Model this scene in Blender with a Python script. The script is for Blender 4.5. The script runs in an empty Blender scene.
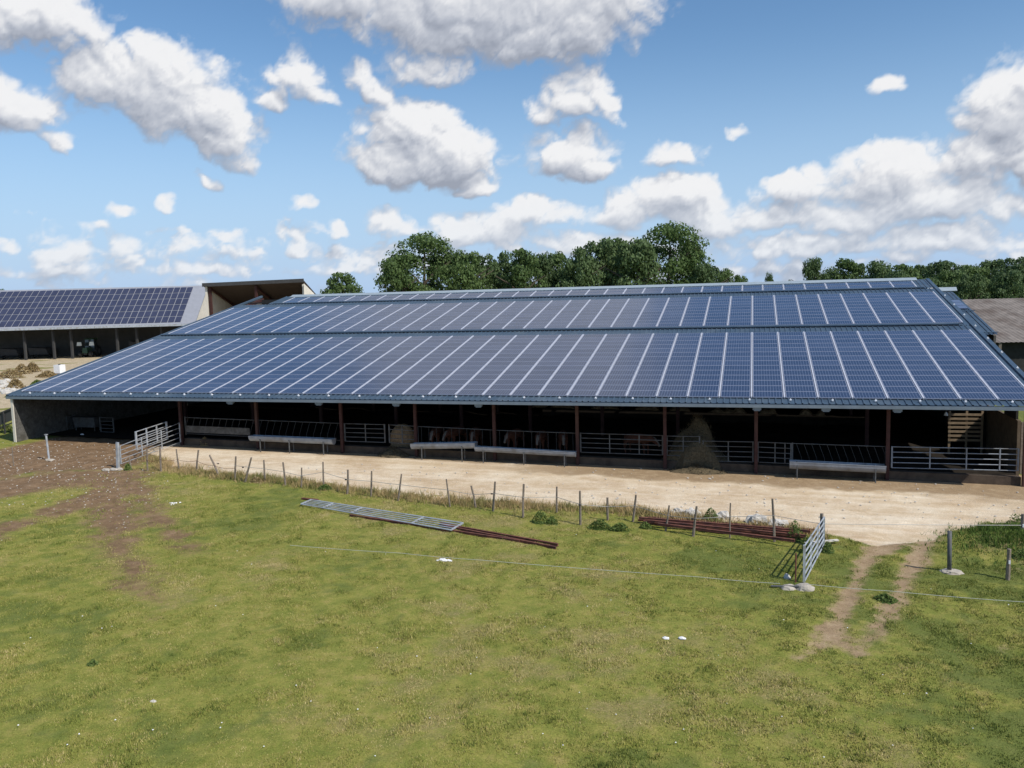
import bpy, bmesh, math, random
import numpy as np
from mathutils import Vector, Matrix, noise
random.seed(7); rng = np.random.default_rng(7)
R = math.radians
S = bpy.context.scene
COL = S.collection

# ------------------------------------------------------------------ camera
CAM = Vector((0.05, -46.69, 10.12)); F = 841.14
RX = Vector((0.961433917, 0.273847868, -0.025537586))
RY = Vector((0.004324679, -0.107892622, -0.994153147))
RZ = Vector((-0.275002037, 0.955702112, -0.104915931))
cd = bpy.data.cameras.new("camera"); cam = bpy.data.objects.new("camera", cd); COL.objects.link(cam)
cd.sensor_width = 36; cd.lens = F * 36 / 1024; cd.clip_start = 0.1; cd.clip_end = 8000
m = Matrix.Identity(4)
for i in range(3):
    m[i][0] = RX[i]; m[i][1] = -RY[i]; m[i][2] = -RZ[i]; m[i][3] = CAM[i]
cam.matrix_world = m
S.camera = cam

def gz(x, y=0):
    return -0.018 * min(30, max(-60, x))
def ray(px, py):
    return RX * ((px - 512) / F) + RY * ((py - 384) / F) + RZ
def ground(px, py, dz=0.0):
    d = ray(px, py); z = 0
    for _ in range(40):
        P = CAM + d * ((z + dz - CAM.z) / d.z); z = gz(P.x)
    return P
def atY(px, py, Y):
    d = ray(px, py); return CAM + d * ((Y - CAM.y) / d.y)
def deep(px, py, dist):
    return CAM + ray(px, py) * dist

# ------------------------------------------------------------------ materials
def newmat(name):
    mt = bpy.data.materials.new(name); mt.use_nodes = True
    nt = mt.node_tree; b = nt.nodes['Principled BSDF']
    return mt, nt, b
def mat(name, col, rough=0.8, metal=0.0, var=0.25, scale=3.0, bump=0.0, dirt=None, dscale=0.6, spec=0.3):
    mt, nt, b = newmat(name)
    N = nt.nodes; L = nt.links
    tc = N.new('ShaderNodeTexCoord')
    n1 = N.new('ShaderNodeTexNoise'); n1.inputs['Scale'].default_value = scale; n1.inputs['Detail'].default_value = 6
    n1.inputs['Roughness'].default_value = 0.65
    L.new(tc.outputs['Object'], n1.inputs['Vector'])
    mr = N.new('ShaderNodeMapRange'); mr.inputs[1].default_value = 0.3; mr.inputs[2].default_value = 0.7
    mr.inputs[3].default_value = 1 - var; mr.inputs[4].default_value = 1 + var
    L.new(n1.outputs['Fac'], mr.inputs[0])
    mx = N.new('ShaderNodeMix'); mx.data_type = 'RGBA'; mx.blend_type = 'MULTIPLY'; mx.inputs[0].default_value = 1
    mx.inputs[6].default_value = (*col, 1); L.new(mr.outputs[0], mx.inputs[7])
    out = mx.outputs[2]
    if dirt:
        n2 = N.new('ShaderNodeTexNoise'); n2.inputs['Scale'].default_value = dscale; n2.inputs['Detail'].default_value = 8
        L.new(tc.outputs['Object'], n2.inputs['Vector'])
        r2 = N.new('ShaderNodeMapRange'); r2.inputs[1].default_value = 0.48; r2.inputs[2].default_value = 0.68
        L.new(n2.outputs['Fac'], r2.inputs[0])
        m2 = N.new('ShaderNodeMix'); m2.data_type = 'RGBA'; L.new(r2.outputs[0], m2.inputs[0])
        L.new(out, m2.inputs[6]); m2.inputs[7].default_value = (*dirt, 1); out = m2.outputs[2]
    L.new(out, b.inputs['Base Color'])
    b.inputs['Roughness'].default_value = rough; b.inputs['Metallic'].default_value = metal
    b.inputs['Specular IOR Level'].default_value = spec
    if bump:
        bp = N.new('ShaderNodeBump'); bp.inputs['Strength'].default_value = bump; bp.inputs['Distance'].default_value = 0.03
        L.new(n1.outputs['Fac'], bp.inputs['Height']); L.new(bp.outputs[0], b.inputs['Normal'])
    return mt
M = {}
M['sheet'] = mat('roof_sheet_paint', (0.050, 0.080, 0.115), 0.42, 0.0, 0.15, 1.2, dirt=(0.075, 0.105, 0.135), dscale=0.9, spec=0.5)
M['frame'] = mat('panel_frame_aluminium', (0.34, 0.37, 0.46), 0.45, 0.3, 0.1)
M['cover'] = mat('joint_cover_aluminium', (0.50, 0.52, 0.58), 0.5, 0.1, 0.06)
M['cap'] = mat('ridge_cap_metal', (0.36, 0.42, 0.45), 0.45, 0.2, 0.1)
M['gutter'] = mat('gutter_metal', (0.17, 0.21, 0.25), 0.5, 0.2, 0.15, 2)
M['hook'] = mat('hook_metal', (0.85, 0.86, 0.88), 0.4, 0.2, 0.05)
M['redsteel'] = mat('red_oxide_steel', (0.055, 0.022, 0.019), 0.7, 0.0, 0.3, 4, dirt=(0.08, 0.04, 0.03))
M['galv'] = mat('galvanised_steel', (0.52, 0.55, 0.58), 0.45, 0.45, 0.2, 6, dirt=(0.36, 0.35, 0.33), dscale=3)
M['galvshade'] = mat('shade_toned_galvanised_steel', (0.105, 0.11, 0.112), 0.65, 0.1, 0.3, 5, dirt=(0.075, 0.065, 0.055), dscale=2)  # galvanised steel darkened to hold the barn-front shade; also on some open-air steel
M['rust'] = mat('rusty_steel', (0.165, 0.065, 0.045), 0.85, 0.1, 0.45, 5, 0.3, dirt=(0.09, 0.04, 0.035), dscale=2)
M['concrete'] = mat('old_concrete', (0.42, 0.38, 0.32), 0.9, 0, 0.25, 2.5, 0.4, dirt=(0.28, 0.24, 0.19))
M['pebble_wall'] = mat('rough_concrete_wall', (0.115, 0.11, 0.10), 0.95, 0, 0.4, 6, 0.8, dirt=(0.075, 0.07, 0.06), dscale=2)
M['stone'] = mat('pale_limestone', (0.50, 0.47, 0.42), 0.9, 0, 0.2, 5, 0.5)
M['plastic'] = mat('white_plastic', (0.80, 0.80, 0.80), 0.5, 0, 0.08)
M['wood'] = mat('grey_weathered_wood', (0.20, 0.165, 0.13), 0.9, 0, 0.35, 8, 0.4)
M['woodpale'] = mat('pale_wood', (0.27, 0.20, 0.13), 0.85, 0, 0.25, 6, 0.3)
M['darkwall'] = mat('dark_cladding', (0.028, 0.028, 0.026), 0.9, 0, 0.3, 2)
M['brownwall'] = mat('brown_board', (0.12, 0.09, 0.06), 0.9, 0, 0.3, 3)
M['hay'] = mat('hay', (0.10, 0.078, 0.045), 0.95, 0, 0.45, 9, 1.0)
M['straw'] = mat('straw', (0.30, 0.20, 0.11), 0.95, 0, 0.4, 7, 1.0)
M['dung'] = mat('trodden_bedding', (0.075, 0.055, 0.04), 0.95, 0, 0.4, 2, 0.6, dirt=(0.11, 0.085, 0.06))
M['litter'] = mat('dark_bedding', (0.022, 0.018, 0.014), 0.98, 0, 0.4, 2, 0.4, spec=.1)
M['cow'] = mat('red_brown_coat', (0.085, 0.032, 0.018), 0.85, 0, 0.3, 3)
M['cowface'] = mat('pale_coat', (0.17, 0.14, 0.115), 0.85, 0, 0.15, 3)
M['cream'] = mat('cream_render', (0.62, 0.58, 0.50), 0.9, 0, 0.12, 1)
M['palesheet'] = mat('pale_roof_sheet', (0.30, 0.31, 0.34), 0.6, 0.1, 0.08, 1.5)
M['farwall'] = mat('grey_block_wall', (0.065, 0.065, 0.062), 0.9, 0, 0.2, 0.7)
M['post_dark'] = mat('dark_post', (0.05, 0.05, 0.05), 0.8, 0, 0.2)
M['black'] = mat('black_rubber', (0.02, 0.02, 0.02), 0.8, 0, 0.2)
M['green_paint'] = mat('dull_green_paint', (0.03, 0.07, 0.035), 0.5, 0, 0.15, spec=0.5)
M['lamp'] = mat('lamp_glass', (0.7, 0.7, 0.62), 0.2, 0, 0.05, spec=0.8)
M['glass'] = mat('dark_window_glass', (0.03, 0.04, 0.045), 0.08, 0, 0.05, spec=0.8)
M['fibro'] = mat('old_fibre_cement', (0.19, 0.165, 0.145), 0.95, 0, 0.35, 0.9, 0.4, dirt=(0.12, 0.095, 0.08), dscale=0.35)
M['shedunder'] = mat('brown_underside', (0.048, 0.036, 0.031), 0.85, 0, 0.2, 1)
M['barsteel'] = mat('dark_bar_steel', (0.055, 0.056, 0.056), 0.7, 0.0, 0.3, 5)
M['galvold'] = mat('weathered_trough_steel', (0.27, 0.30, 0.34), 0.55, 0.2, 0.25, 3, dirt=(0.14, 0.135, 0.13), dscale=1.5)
M['wire'] = mat('fence_wire', (0.34, 0.33, 0.31), 0.6, 0.3, 0.1)
M['rope'] = mat('pale_electric_rope', (0.42, 0.44, 0.38), 0.7, 0.0, 0.1)
M['bark'] = mat('bark', (0.12, 0.095, 0.07), 0.95, 0, 0.3, 4, 0.6)

def leafmat(name, a, b, c):
    mt, nt, bs = newmat(name); N = nt.nodes; L = nt.links
    g = N.new('ShaderNodeNewGeometry'); oi = N.new('ShaderNodeObjectInfo')
    ad = N.new('ShaderNodeMath'); ad.operation = 'MULTIPLY_ADD'; ad.inputs[1].default_value = 0.75
    L.new(g.outputs['Random Per Island'], ad.inputs[0])
    m2 = N.new('ShaderNodeMath'); m2.operation = 'MULTIPLY'; m2.inputs[1].default_value = 0.25
    L.new(oi.outputs['Random'], m2.inputs[0]); L.new(m2.outputs[0], ad.inputs[2])
    cr = N.new('ShaderNodeValToRGB'); e = cr.color_ramp.elements
    e[0].color = (*a, 1); e[1].color = (*c, 1); k = cr.color_ramp.elements.new(0.5); k.color = (*b, 1)
    L.new(ad.outputs[0], cr.inputs[0]); L.new(cr.outputs[0], bs.inputs['Base Color'])
    bs.inputs['Roughness'].default_value = 0.6; bs.inputs['Specular IOR Level'].default_value = 0.25
    tr = N.new('ShaderNodeBsdfTranslucent'); L.new(cr.outputs[0], tr.inputs[0])
    mx = N.new('ShaderNodeMixShader'); mx.inputs[0].default_value = 0.35
    L.new(bs.outputs[0], mx.inputs[1]); L.new(tr.outputs[0], mx.inputs[2])
    L.new(mx.outputs[0], N['Material Output'].inputs[0])
    return mt
M['leaf_dark'] = leafmat('dark_leaves', (0.068, 0.112, 0.046), (0.105, 0.158, 0.060), (0.140, 0.205, 0.078))
M['leaf_light'] = leafmat('light_leaves', (0.066, 0.112, 0.036), (0.105, 0.165, 0.050), (0.150, 0.215, 0.070))
M['weed'] = leafmat('weed_leaves', (0.08, 0.13, 0.035), (0.14, 0.20, 0.05), (0.23, 0.28, 0.08))
M['dryweed'] = leafmat('dry_weed_leaves', (0.22, 0.15, 0.07), (0.34, 0.25, 0.12), (0.45, 0.36, 0.2))

# ------------------------------------------------------------------ mesh builder
class MB:
    def __init__(s): s.v = []; s.f = []; s.uv = None
    def quad(s, *p):
        b = len(s.v); s.v += [tuple(q) for q in p]; s.f.append(tuple(range(b, b + len(p)))); return s
    def hexa(s, p):  # 8 pts: bottom 4 ccw, top 4
        b = len(s.v); s.v += [tuple(q) for q in p]
        for q in ((3, 2, 1, 0), (4, 5, 6, 7), (0, 1, 5, 4), (1, 2, 6, 5), (2, 3, 7, 6), (3, 0, 4, 7)):
            s.f.append(tuple(b + i for i in q))
        return s
    def box(s, x0, x1, y0, y1, z0, z1):
        return s.hexa([(x0, y0, z0), (x1, y0, z0), (x1, y1, z0), (x0, y1, z0), (x0, y0, z1), (x1, y0, z1), (x1, y1, z1), (x0, y1, z1)])
    def beam(s, a, b, w, h, up=(0, 0, 1)):
        a = Vector(a); b = Vector(b); d = (b - a).normalized(); u = Vector(up)
        if abs(d.dot(u)) > 0.98: u = Vector((0, 1, 0))
        r = d.cross(u).normalized(); u = r.cross(d).normalized(); r = r * w / 2; u = u * h / 2
        return s.hexa([a - r - u, a + r - u, b + r - u, b - r - u, a - r + u, a + r + u, b + r + u, b - r + u])
    def tube(s, pts, r, n=6, r2=None, wob=0):
        pts = [Vector(p) for p in pts]; base = len(s.v); k = len(pts)
        for i, p in enumerate(pts):
            d = (pts[min(i + 1, k - 1)] - pts[max(i - 1, 0)]).normalized()
            u = Vector((0, 0, 1)) if abs(d.z) < 0.9 else Vector((0, 1, 0))
            a = d.cross(u).normalized(); c = a.cross(d)
            rr = r if r2 is None else r + (r2 - r) * i / max(1, k - 1)
            for j in range(n):
                t = 2 * math.pi * j / n; q = rr * (1 + wob * random.uniform(-1, 1))
                s.v.append(tuple(p + a * (math.cos(t) * q) + c * (math.sin(t) * q)))
        for i in range(k - 1):
            for j in range(n):
                s.f.append((base + i * n + j, base + i * n + (j + 1) % n, base + (i + 1) * n + (j + 1) % n, base + (i + 1) * n + j))
        s.f.append(tuple(base + j for j in range(n))[::-1]); s.f.append(tuple(base + (k - 1) * n + j for j in range(n)))
        return s
    def blob(s, c, rx, ry, rz, seed=0, amp=0.25, fr=1.3, nu=14, nv=9, flat=True):
        b = len(s.v); c = Vector(c)
        for i in range(nv + 1):
            th = math.pi * i / nv
            for j in range(nu):
                ph = 2 * math.pi * j / nu
                d = Vector((math.sin(th) * math.cos(ph), math.sin(th) * math.sin(ph), math.cos(th)))
                k = 1 + amp * noise.noise(d * fr + Vector((seed * 7.3, seed * 3.1, 0)))
                z = d.z * rz * k
                if flat: z = max(z, -0.25 * rz)
                s.v.append((c.x + d.x * rx * k, c.y + d.y * ry * k, c.z + z))
        for i in range(nv):
            for j in range(nu):
                s.f.append((b + i * nu + j, b + (i + 1) * nu + j, b + (i + 1) * nu + (j + 1) % nu, b + i * nu + (j + 1) % nu))
        return s
    def mesh(s, name, m, smooth=False):
        me = bpy.data.meshes.new(name); me.from_pydata(s.v, [], s.f); me.materials.append(m)
        if smooth:
            me.polygons.foreach_set('use_smooth', [True] * len(me.polygons))
        me.update(); return me
    def build(s, name, m, parent=None, smooth=False):
        o = bpy.data.objects.new(name, s.mesh(name, m, smooth)); COL.objects.link(o)
        if parent: o.parent = parent; o.matrix_parent_inverse = Matrix.Identity(4)
        if parent:   # vertices were given in world space: bring them into the parent's space
            o.data.transform(Matrix.Translation(-world_of(parent)))
        return o
def world_of(o):
    v = Vector(o.location)
    while o.parent: o = o.parent; v = v + Vector(o.location)
    return v
def tag(o, label=None, cat=None, group=None, kind=None):
    if label: o['label'] = label
    if cat: o['category'] = cat
    if group: o['group'] = group
    if kind: o['kind'] = kind
    return o
def thing(name, label, cat, loc=(0, 0, 0), group=None):
    o = bpy.data.objects.new(name, None); COL.objects.link(o); o.location = loc; o.empty_display_size = 0.2
    return tag(o, label, cat, group)
def copy_tree(o, parent=None):
    c = o.copy(); COL.objects.link(c); c.parent = parent
    for ch in list(o.children): copy_tree(ch, c)
    return c
ORD = ['first', 'second', 'third', 'fourth', 'fifth', 'sixth', 'seventh', 'eighth', 'ninth', 'tenth', 'eleventh', 'twelfth',
       'thirteenth', 'fourteenth', 'fifteenth', 'sixteenth', 'seventeenth', 'eighteenth', 'nineteenth', 'twentieth',
       'twenty-first', 'twenty-second', 'twenty-third', 'twenty-fourth', 'twenty-fifth', 'twenty-sixth', 'twenty-seventh', 'twenty-eighth',
       'twenty-ninth', 'thirtieth']

# ------------------------------------------------------------------ ground
def axis(segs):
    out = []
    for a, b, st in segs:
        n = max(1, int(round((b - a) / st))); out += [a + (b - a) * i / n for i in range(n)]
    out.append(segs[-1][1]); return np.array(out)
GX = axis([(-3000, -400, 400), (-400, -140, 26), (-140, -62, 1.5), (-62, 22, 0.22), (22, 40, 1.5), (40, 400, 30), (400, 3000, 400)])
GY = axis([(-300, -60, 40), (-60, -35, 2), (-35, 4, 0.22), (4, 90, 1.5), (90, 400, 25), (400, 5000, 500)])
XX, YY = np.meshgrid(GX, GY)
def fbm(x, y, s, seed, oct=4):
    # value noise with numpy
    out = np.zeros_like(x); amp = 1; tot = 0
    for o in range(oct):
        r = np.random.default_rng(seed + o * 17); tab = r.random((256, 256))
        u = x * s * 2 ** o + seed * 3.7; v = y * s * 2 ** o + seed * 1.3
        iu = np.floor(u).astype(int); iv = np.floor(v).astype(int); fu = u - iu; fv = v - iv
        fu = fu * fu * (3 - 2 * fu); fv = fv * fv * (3 - 2 * fv)
        a = tab[iu % 256, iv % 256]; b = tab[(iu + 1) % 256, iv % 256]; c = tab[iu % 256, (iv + 1) % 256]; d = tab[(iu + 1) % 256, (iv + 1) % 256]
        out += amp * ((a * (1 - fu) + b * fu) * (1 - fv) + (c * (1 - fu) + d * fu) * fv); tot += amp; amp *= 0.55
    return out / tot
def G(px, py): p = ground(px, py); return (p.x, p.y)
edge_px = [(150, 452), (172, 466), (220, 473), (300, 481), (347, 487), (400, 494), (450, 499), (500, 503), (560, 505), (620, 508), (660, 513), (720, 520), (790, 527),
           (850, 538), (880, 545), (905, 540), (930, 540), (965, 528), (1010, 519), (1060, 516)]
edge = [G(*p) for p in edge_px]
ex = np.array([e[0] for e in edge]); ey = np.array([e[1] for e in edge])
def sstep(a, b, x):
    t = np.clip((x - a) / (b - a), 0, 1); return t * t * (3 - 2 * t)
def segdist(x, y, pts):
    d = np.full(x.shape, 1e9)
    for (x0, y0, w0), (x1, y1, w1) in zip(pts[:-1], pts[1:]):
        dx, dy = x1 - x0, y1 - y0; t = np.clip(((x - x0) * dx + (y - y0) * dy) / (dx * dx + dy * dy), 0, 1)
        q = np.hypot(x - x0 - t * dx, y - y0 - t * dy) - (w0 + (w1 - w0) * t); d = np.minimum(d, q)
    return d
def pl(l): return [(*G(a, b), w) for a, b, w in l]
track_l = pl([(900, 535, .7), (870, 555, .26), (850, 592, .20), (838, 622, .25), (826, 640, .25), (800, 658, .0)])
track_r = pl([(925, 525, .7), (925, 545, .26), (903, 582, .20), (885, 618, .22), (866, 642, .15), (855, 655, .0)])
track_m = pl([(834, 642, .12), (858, 648, .08)])
mud1 = pl([(-60, 475, 3.6), (30, 463, 3.2), (100, 462, 2.8), (150, 446, 1.2)])
mud2 = pl([(-60, 500, 2.6), (0, 488, 2.6), (60, 480, 2.6), (108, 478, 2.2)])
mud3 = pl([(112, 478, 1.1), (114, 515, 1.0), (120, 550, .6), (140, 585, .35), (165, 605, .1)])
mud4 = pl([(125, 478, .9), (150, 510, .45), (175, 535, .35), (190, 550, .05)])
mud5 = pl([(-60, 560, .5), (0, 530, .5), (50, 515, .6), (100, 495, .7)])
def masks(x, y):
    n1 = fbm(x, y, 0.9, 3) - .5; n2 = fbm(x, y, 0.25, 9) - .5; n3 = fbm(x, y, 3.0, 21, 3) - .5
    ye = np.interp(x, ex, ey)
    g = sstep(-.5, .5, y - ye + n1 * 1.3 + n3 * 1.0)
    g = g * sstep(-38.6, -37.2, x + n1 * 1.2) * sstep(60, 40, x)
    g = np.where(y > 2.6, g * 0, g)
    tr = np.minimum(np.minimum(segdist(x, y, track_l), segdist(x, y, track_r)), segdist(x, y, track_m))
    tr = sstep(.45, -.35, tr + n1 * .5 + n3 * .7)
    md = np.minimum.reduce([segdist(x, y, q) for q in (mud1, mud2, mud3, mud4, mud5)])
    md = sstep(1.3, -1.1, md + n1 * 2.2 + n3 * 1.0 - .15)
    md = np.maximum(md, sstep(-37.0, -38.4, x + n1) * sstep(-7.0, -5.0, y + n1 * 2) * sstep(-48.5, -47, x))
    # courtyard to the left rear: sandy with dry grass
    court = sstep(-49, -51, x) * sstep(9, 14, y + n2 * 6) * sstep(110, 90, y) * sstep(-190, -150, x)
    court *= sstep(.25, -.05, n2 + n1 * .4 - .08)
    patch = sstep(.0, .30, n2 * .8 + .45 * n1 + .3 * n3 - .01)          # dry yellow patches
    for a, b, w in ((985, 520, 0), ):
        pass
    lush = sstep(.0, .3, -n2 + n1 * .5 + .06 * (x > 2) + np.clip((x + 2) * .03, 0, .2) + n3 * .5)
    return g, np.maximum(tr, 0), md, court, patch, lush
g_, tr_, md_, ct_, pa_, lu_ = masks(XX, YY)
near = (XX > -62) & (XX < 22) & (YY > -35) & (YY < 4)
ZZ = -0.018 * np.clip(XX, -60, 30)
hx, hy = G(1022, 552)     # the overgrown hummock at the far right of the field
def relief(x, y, g, t, md):
    soft = (1 - g) * (1 - .6 * t)
    z = (fbm(x, y, 1.6, 33) - .5) * .10 * soft + (fbm(x, y, 0.35, 35) - .5) * .10 * soft - .05 * t - 0.03 * g + (fbm(x, y, 2.3, 44, 2) - .5) * .16 * md
    return z + 0.62 * np.exp(-(((x - hx - .2) / 1.6) ** 2 + ((y - hy - .6) / 1.7) ** 2))
ZZ = ZZ + near * relief(XX, YY, g_, tr_, md_)
# earth bank at the barn's right front corner
ny_, nx_ = XX.shape
idx = np.arange(nx_ * ny_).reshape(ny_, nx_)
F4 = np.stack([idx[:-1, :-1], idx[:-1, 1:], idx[1:, 1:], idx[1:, :-1]], -1).reshape(-1, 4)
gfac = ((g_[:-1, :-1] + g_[1:, 1:]) / 2).reshape(-1); tfac = ((tr_[:-1, :-1] + tr_[1:, 1:]) / 2).reshape(-1)
mfac = np.maximum(md_, ct_); mfac = ((mfac[:-1, :-1] + mfac[1:, 1:]) / 2).reshape(-1)

def ground_material():
    mt, nt, b = newmat('ground_surface'); N = nt.nodes; L = nt.links
    geo = N.new('ShaderNodeNewGeometry')
    def noi(sc, det=6, ro=.6, dist=0):
        n = N.new('ShaderNodeTexNoise'); n.inputs['Scale'].default_value = sc; n.inputs['Detail'].default_value = det
        n.inputs['Roughness'].default_value = ro; n.inputs['Distortion'].default_value = dist
        L.new(geo.outputs['Position'], n.inputs['Vector']); return n.outputs['Fac']
    def ramp(f, stops):
        r = N.new('ShaderNodeValToRGB'); e = r.color_ramp.elements
        e[0].position = stops[0][0]; e[0].color = (*stops[0][1], 1); e[1].position = stops[-1][0]; e[1].color = (*stops[-1][1], 1)
        for p, c in stops[1:-1]: k = e.new(p); k.color = (*c, 1)
        L.new(f, r.inputs[0]); return r.outputs[0]
    def mix(f, a, c):
        x = N.new('ShaderNodeMix'); x.data_type = 'RGBA'
        if isinstance(f, float): x.inputs[0].default_value = f
        else: L.new(f, x.inputs[0])
        L.new(a, x.inputs[6]); L.new(c, x.inputs[7]); return x.outputs[2]
    def attr(n):
        a = N.new('ShaderNodeAttribute'); a.attribute_name = n; return a.outputs['Fac']
    def sharpen(a, nz, k=.5, lo=.35, hi=.65):
        m1 = N.new('ShaderNodeMath'); m1.operation = 'MULTIPLY_ADD'; L.new(nz, m1.inputs[0]); m1.inputs[1].default_value = k; m1.inputs[2].default_value = -k / 2
        m2 = N.new('ShaderNodeMath'); m2.operation = 'ADD'; L.new(a, m2.inputs[0]); L.new(m1.outputs[0], m2.inputs[1])
        m3 = N.new('ShaderNodeMapRange'); m3.interpolation_type = 'SMOOTHSTEP'; m3.inputs[1].default_value = lo; m3.inputs[2].default_value = hi
        L.new(m2.outputs[0], m3.inputs[0]); return m3.outputs[0]
    fine = noi(9, 6, .75); mid = noi(1.7, 9, .72); big = noi(.35, 5, .6); vfine = noi(22, 4, .8)
    grass = ramp(mid, [(.30, (.115, .142, .026)), (.44, (.175, .192, .038)), (.56, (.24, .230, .054)), (.70, (.32, .26, .09))])
    dry = ramp(fine, [(.3, (.13, .125, .04)), (.5, (.22, .185, .075)), (.7, (.32, .25, .12))])
    lush = ramp(mid, [(.3, (.085, .115, .026)), (.55, (.125, .150, .036)), (.75, (.17, .178, .048))])
    c = mix(sharpen(attr('patch'), fine, 1.2, .2, 1.5), grass, dry)
    c = mix(sharpen(attr('lush'), mid, 1.0, .2, 1.2), c, lush)
    gravel = ramp(mid, [(.3, (.42, .30, .175)), (.45, (.56, .43, .28)), (.58, (.69, .57, .41)), (.75, (.77, .68, .54))])
    gv2 = ramp(big, [(.35, (.42, .29, .165)), (.5, (.60, .47, .31)), (.62, (.74, .64, .48))])
    gravel = mix(.5, gravel, gv2)
    mpx = N.new('ShaderNodeMapping'); mpx.inputs['Scale'].default_value = (.09, 1.0, 1); L.new(geo.outputs['Position'], mpx.inputs[0])
    nst = N.new('ShaderNodeTexNoise'); nst.inputs['Scale'].default_value = 1.6; nst.inputs['Detail'].default_value = 5; nst.inputs['Distortion'].default_value = .4; L.new(mpx.outputs[0], nst.inputs['Vector'])
    str_ = ramp(nst.outputs['Fac'], [(.36, (.40, .30, .19)), (.5, (.56, .46, .34)), (.60, (.74, .67, .56))])
    gravel = mix(.22, gravel, str_)
    soil = ramp(mid, [(.3, (.125, .078, .042)), (.5, (.19, .122, .068)), (.72, (.28, .19, .115))])
    track = ramp(mid, [(.3, (.21, .145, .080)), (.5, (.31, .22, .13)), (.72, (.41, .31, .195))])
    sand = ramp(mid, [(.3, (.30, .24, .14)), (.5, (.46, .37, .24)), (.75, (.60, .50, .36))])
    c = mix(sharpen(attr('court'), mid, .7), c, sand)
    c = mix(sharpen(attr('mud'), fine, 1.2, .1, .95), c, soil)
    c = mix(sharpen(attr('track'), fine, 1.2, .1, .9), c, track)
    # brown strip of spilled straw along the kerb of the barn
    c = mix(sharpen(attr('gravel'), fine, 1.0, .2, .8), c, gravel)
    c = mix(sharpen(attr('strip'), mid, 1.0, .4, .9), c, track)
    # small stones and specks
    vo = N.new('ShaderNodeTexVoronoi'); vo.inputs['Scale'].default_value = 3.3; L.new(geo.outputs['Position'], vo.inputs['Vector'])
    ms = N.new('ShaderNodeMapRange'); ms.inputs[1].default_value = .16; ms.inputs[2].default_value = .10; L.new(vo.outputs['Distance'], ms.inputs[0])
    mm = N.new('ShaderNodeMath'); mm.operation = 'MULTIPLY'; L.new(ms.outputs[0], mm.inputs[0]); L.new(attr('specks'), mm.inputs[1])
    st = N.new('ShaderNodeRGB'); st.outputs[0].default_value = (.62, .58, .50, 1)
    c = mix(mm.outputs[0], c, st.outputs[0])
    # brightness jitter
    j = N.new('ShaderNodeMapRange'); j.inputs[1].default_value = .32; j.inputs[2].default_value = .68; j.inputs[3].default_value = .68; j.inputs[4].default_value = 1.30
    L.new(vfine, j.inputs[0])
    x = N.new('ShaderNodeMix'); x.data_type = 'RGBA'; x.blend_type = 'MULTIPLY'; x.inputs[0].default_value = 1; L.new(c, x.inputs[6]); L.new(j.outputs[0], x.inputs[7])
    L.new(x.outputs[2], b.inputs['Base Color']); b.inputs['Roughness'].default_value = .95; b.inputs['Specular IOR Level'].default_value = .15
    bp = N.new('ShaderNodeBump'); bp.inputs['Strength'].default_value = .5; bp.inputs['Distance'].default_value = .04
    L.new(fine, bp.inputs['Height']); L.new(bp.outputs[0], b.inputs['Normal'])
    return mt
MG = ground_material()
strip_ = sstep(-3.2, -1.2, YY + (fbm(XX, YY, .8, 51) - .5) * 2) * sstep(-40, -36, XX) * sstep(-26, -6, XX) * .9 * (YY < 4)
strip_ = np.maximum(strip_, sstep(3, 11, XX + (fbm(XX, YY, .3, 91) - .5) * 8) * .62 * (fbm(XX, YY, .7, 92) * .6 + .7) * (YY < 4))
strip_ = np.maximum(strip_, sstep(-.8, .6, YY + (fbm(XX, YY, .8, 51) - .5)) * sstep(-40, -36, XX) * .8 * (YY < 4))
specks_ = sstep(.35, .8, md_) * sstep(.42, .55, fbm(XX, YY, .5, 71)) * (XX < -26)
def sub_ground(name, sel, label=None, kind='structure'):
    f = F4[sel]; used = np.unique(f); remap = -np.ones(nx_ * ny_, int); remap[used] = np.arange(len(used))
    f = remap[f]; V = np.stack([XX.ravel()[used], YY.ravel()[used], ZZ.ravel()[used]], 1)
    me = bpy.data.meshes.new(name); me.vertices.add(len(V)); me.vertices.foreach_set('co', V.ravel())
    me.loops.add(len(f) * 4); me.loops.foreach_set('vertex_index', f.ravel())
    me.polygons.add(len(f)); me.polygons.foreach_set('loop_start', np.arange(len(f)) * 4)
    me.update(calc_edges=True); me.polygons.foreach_set('use_smooth', np.ones(len(f), bool))
    for an, arr in (('gravel', g_), ('track', tr_), ('mud', md_), ('court', ct_), ('patch', pa_), ('lush', lu_), ('strip', strip_), ('specks', specks_)):
        a = me.attributes.new(an, 'FLOAT', 'POINT'); a.data.foreach_set('value', arr.ravel()[used].astype(np.float32))
    me.materials.append(MG); me.validate()
    o = bpy.data.objects.new(name, me); COL.objects.link(o); o['kind'] = kind
    return o
is_g = gfac >= .5; is_t = (~is_g) & (tfac >= .5); is_m = (~is_g) & (~is_t) & (mfac >= .5)
sub_ground('grass_field', ~(is_g | is_t | is_m))
sub_ground('gravel_track', is_g)
sub_ground('wheel_track', is_t)
sub_ground('bare_soil', is_m)

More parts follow.
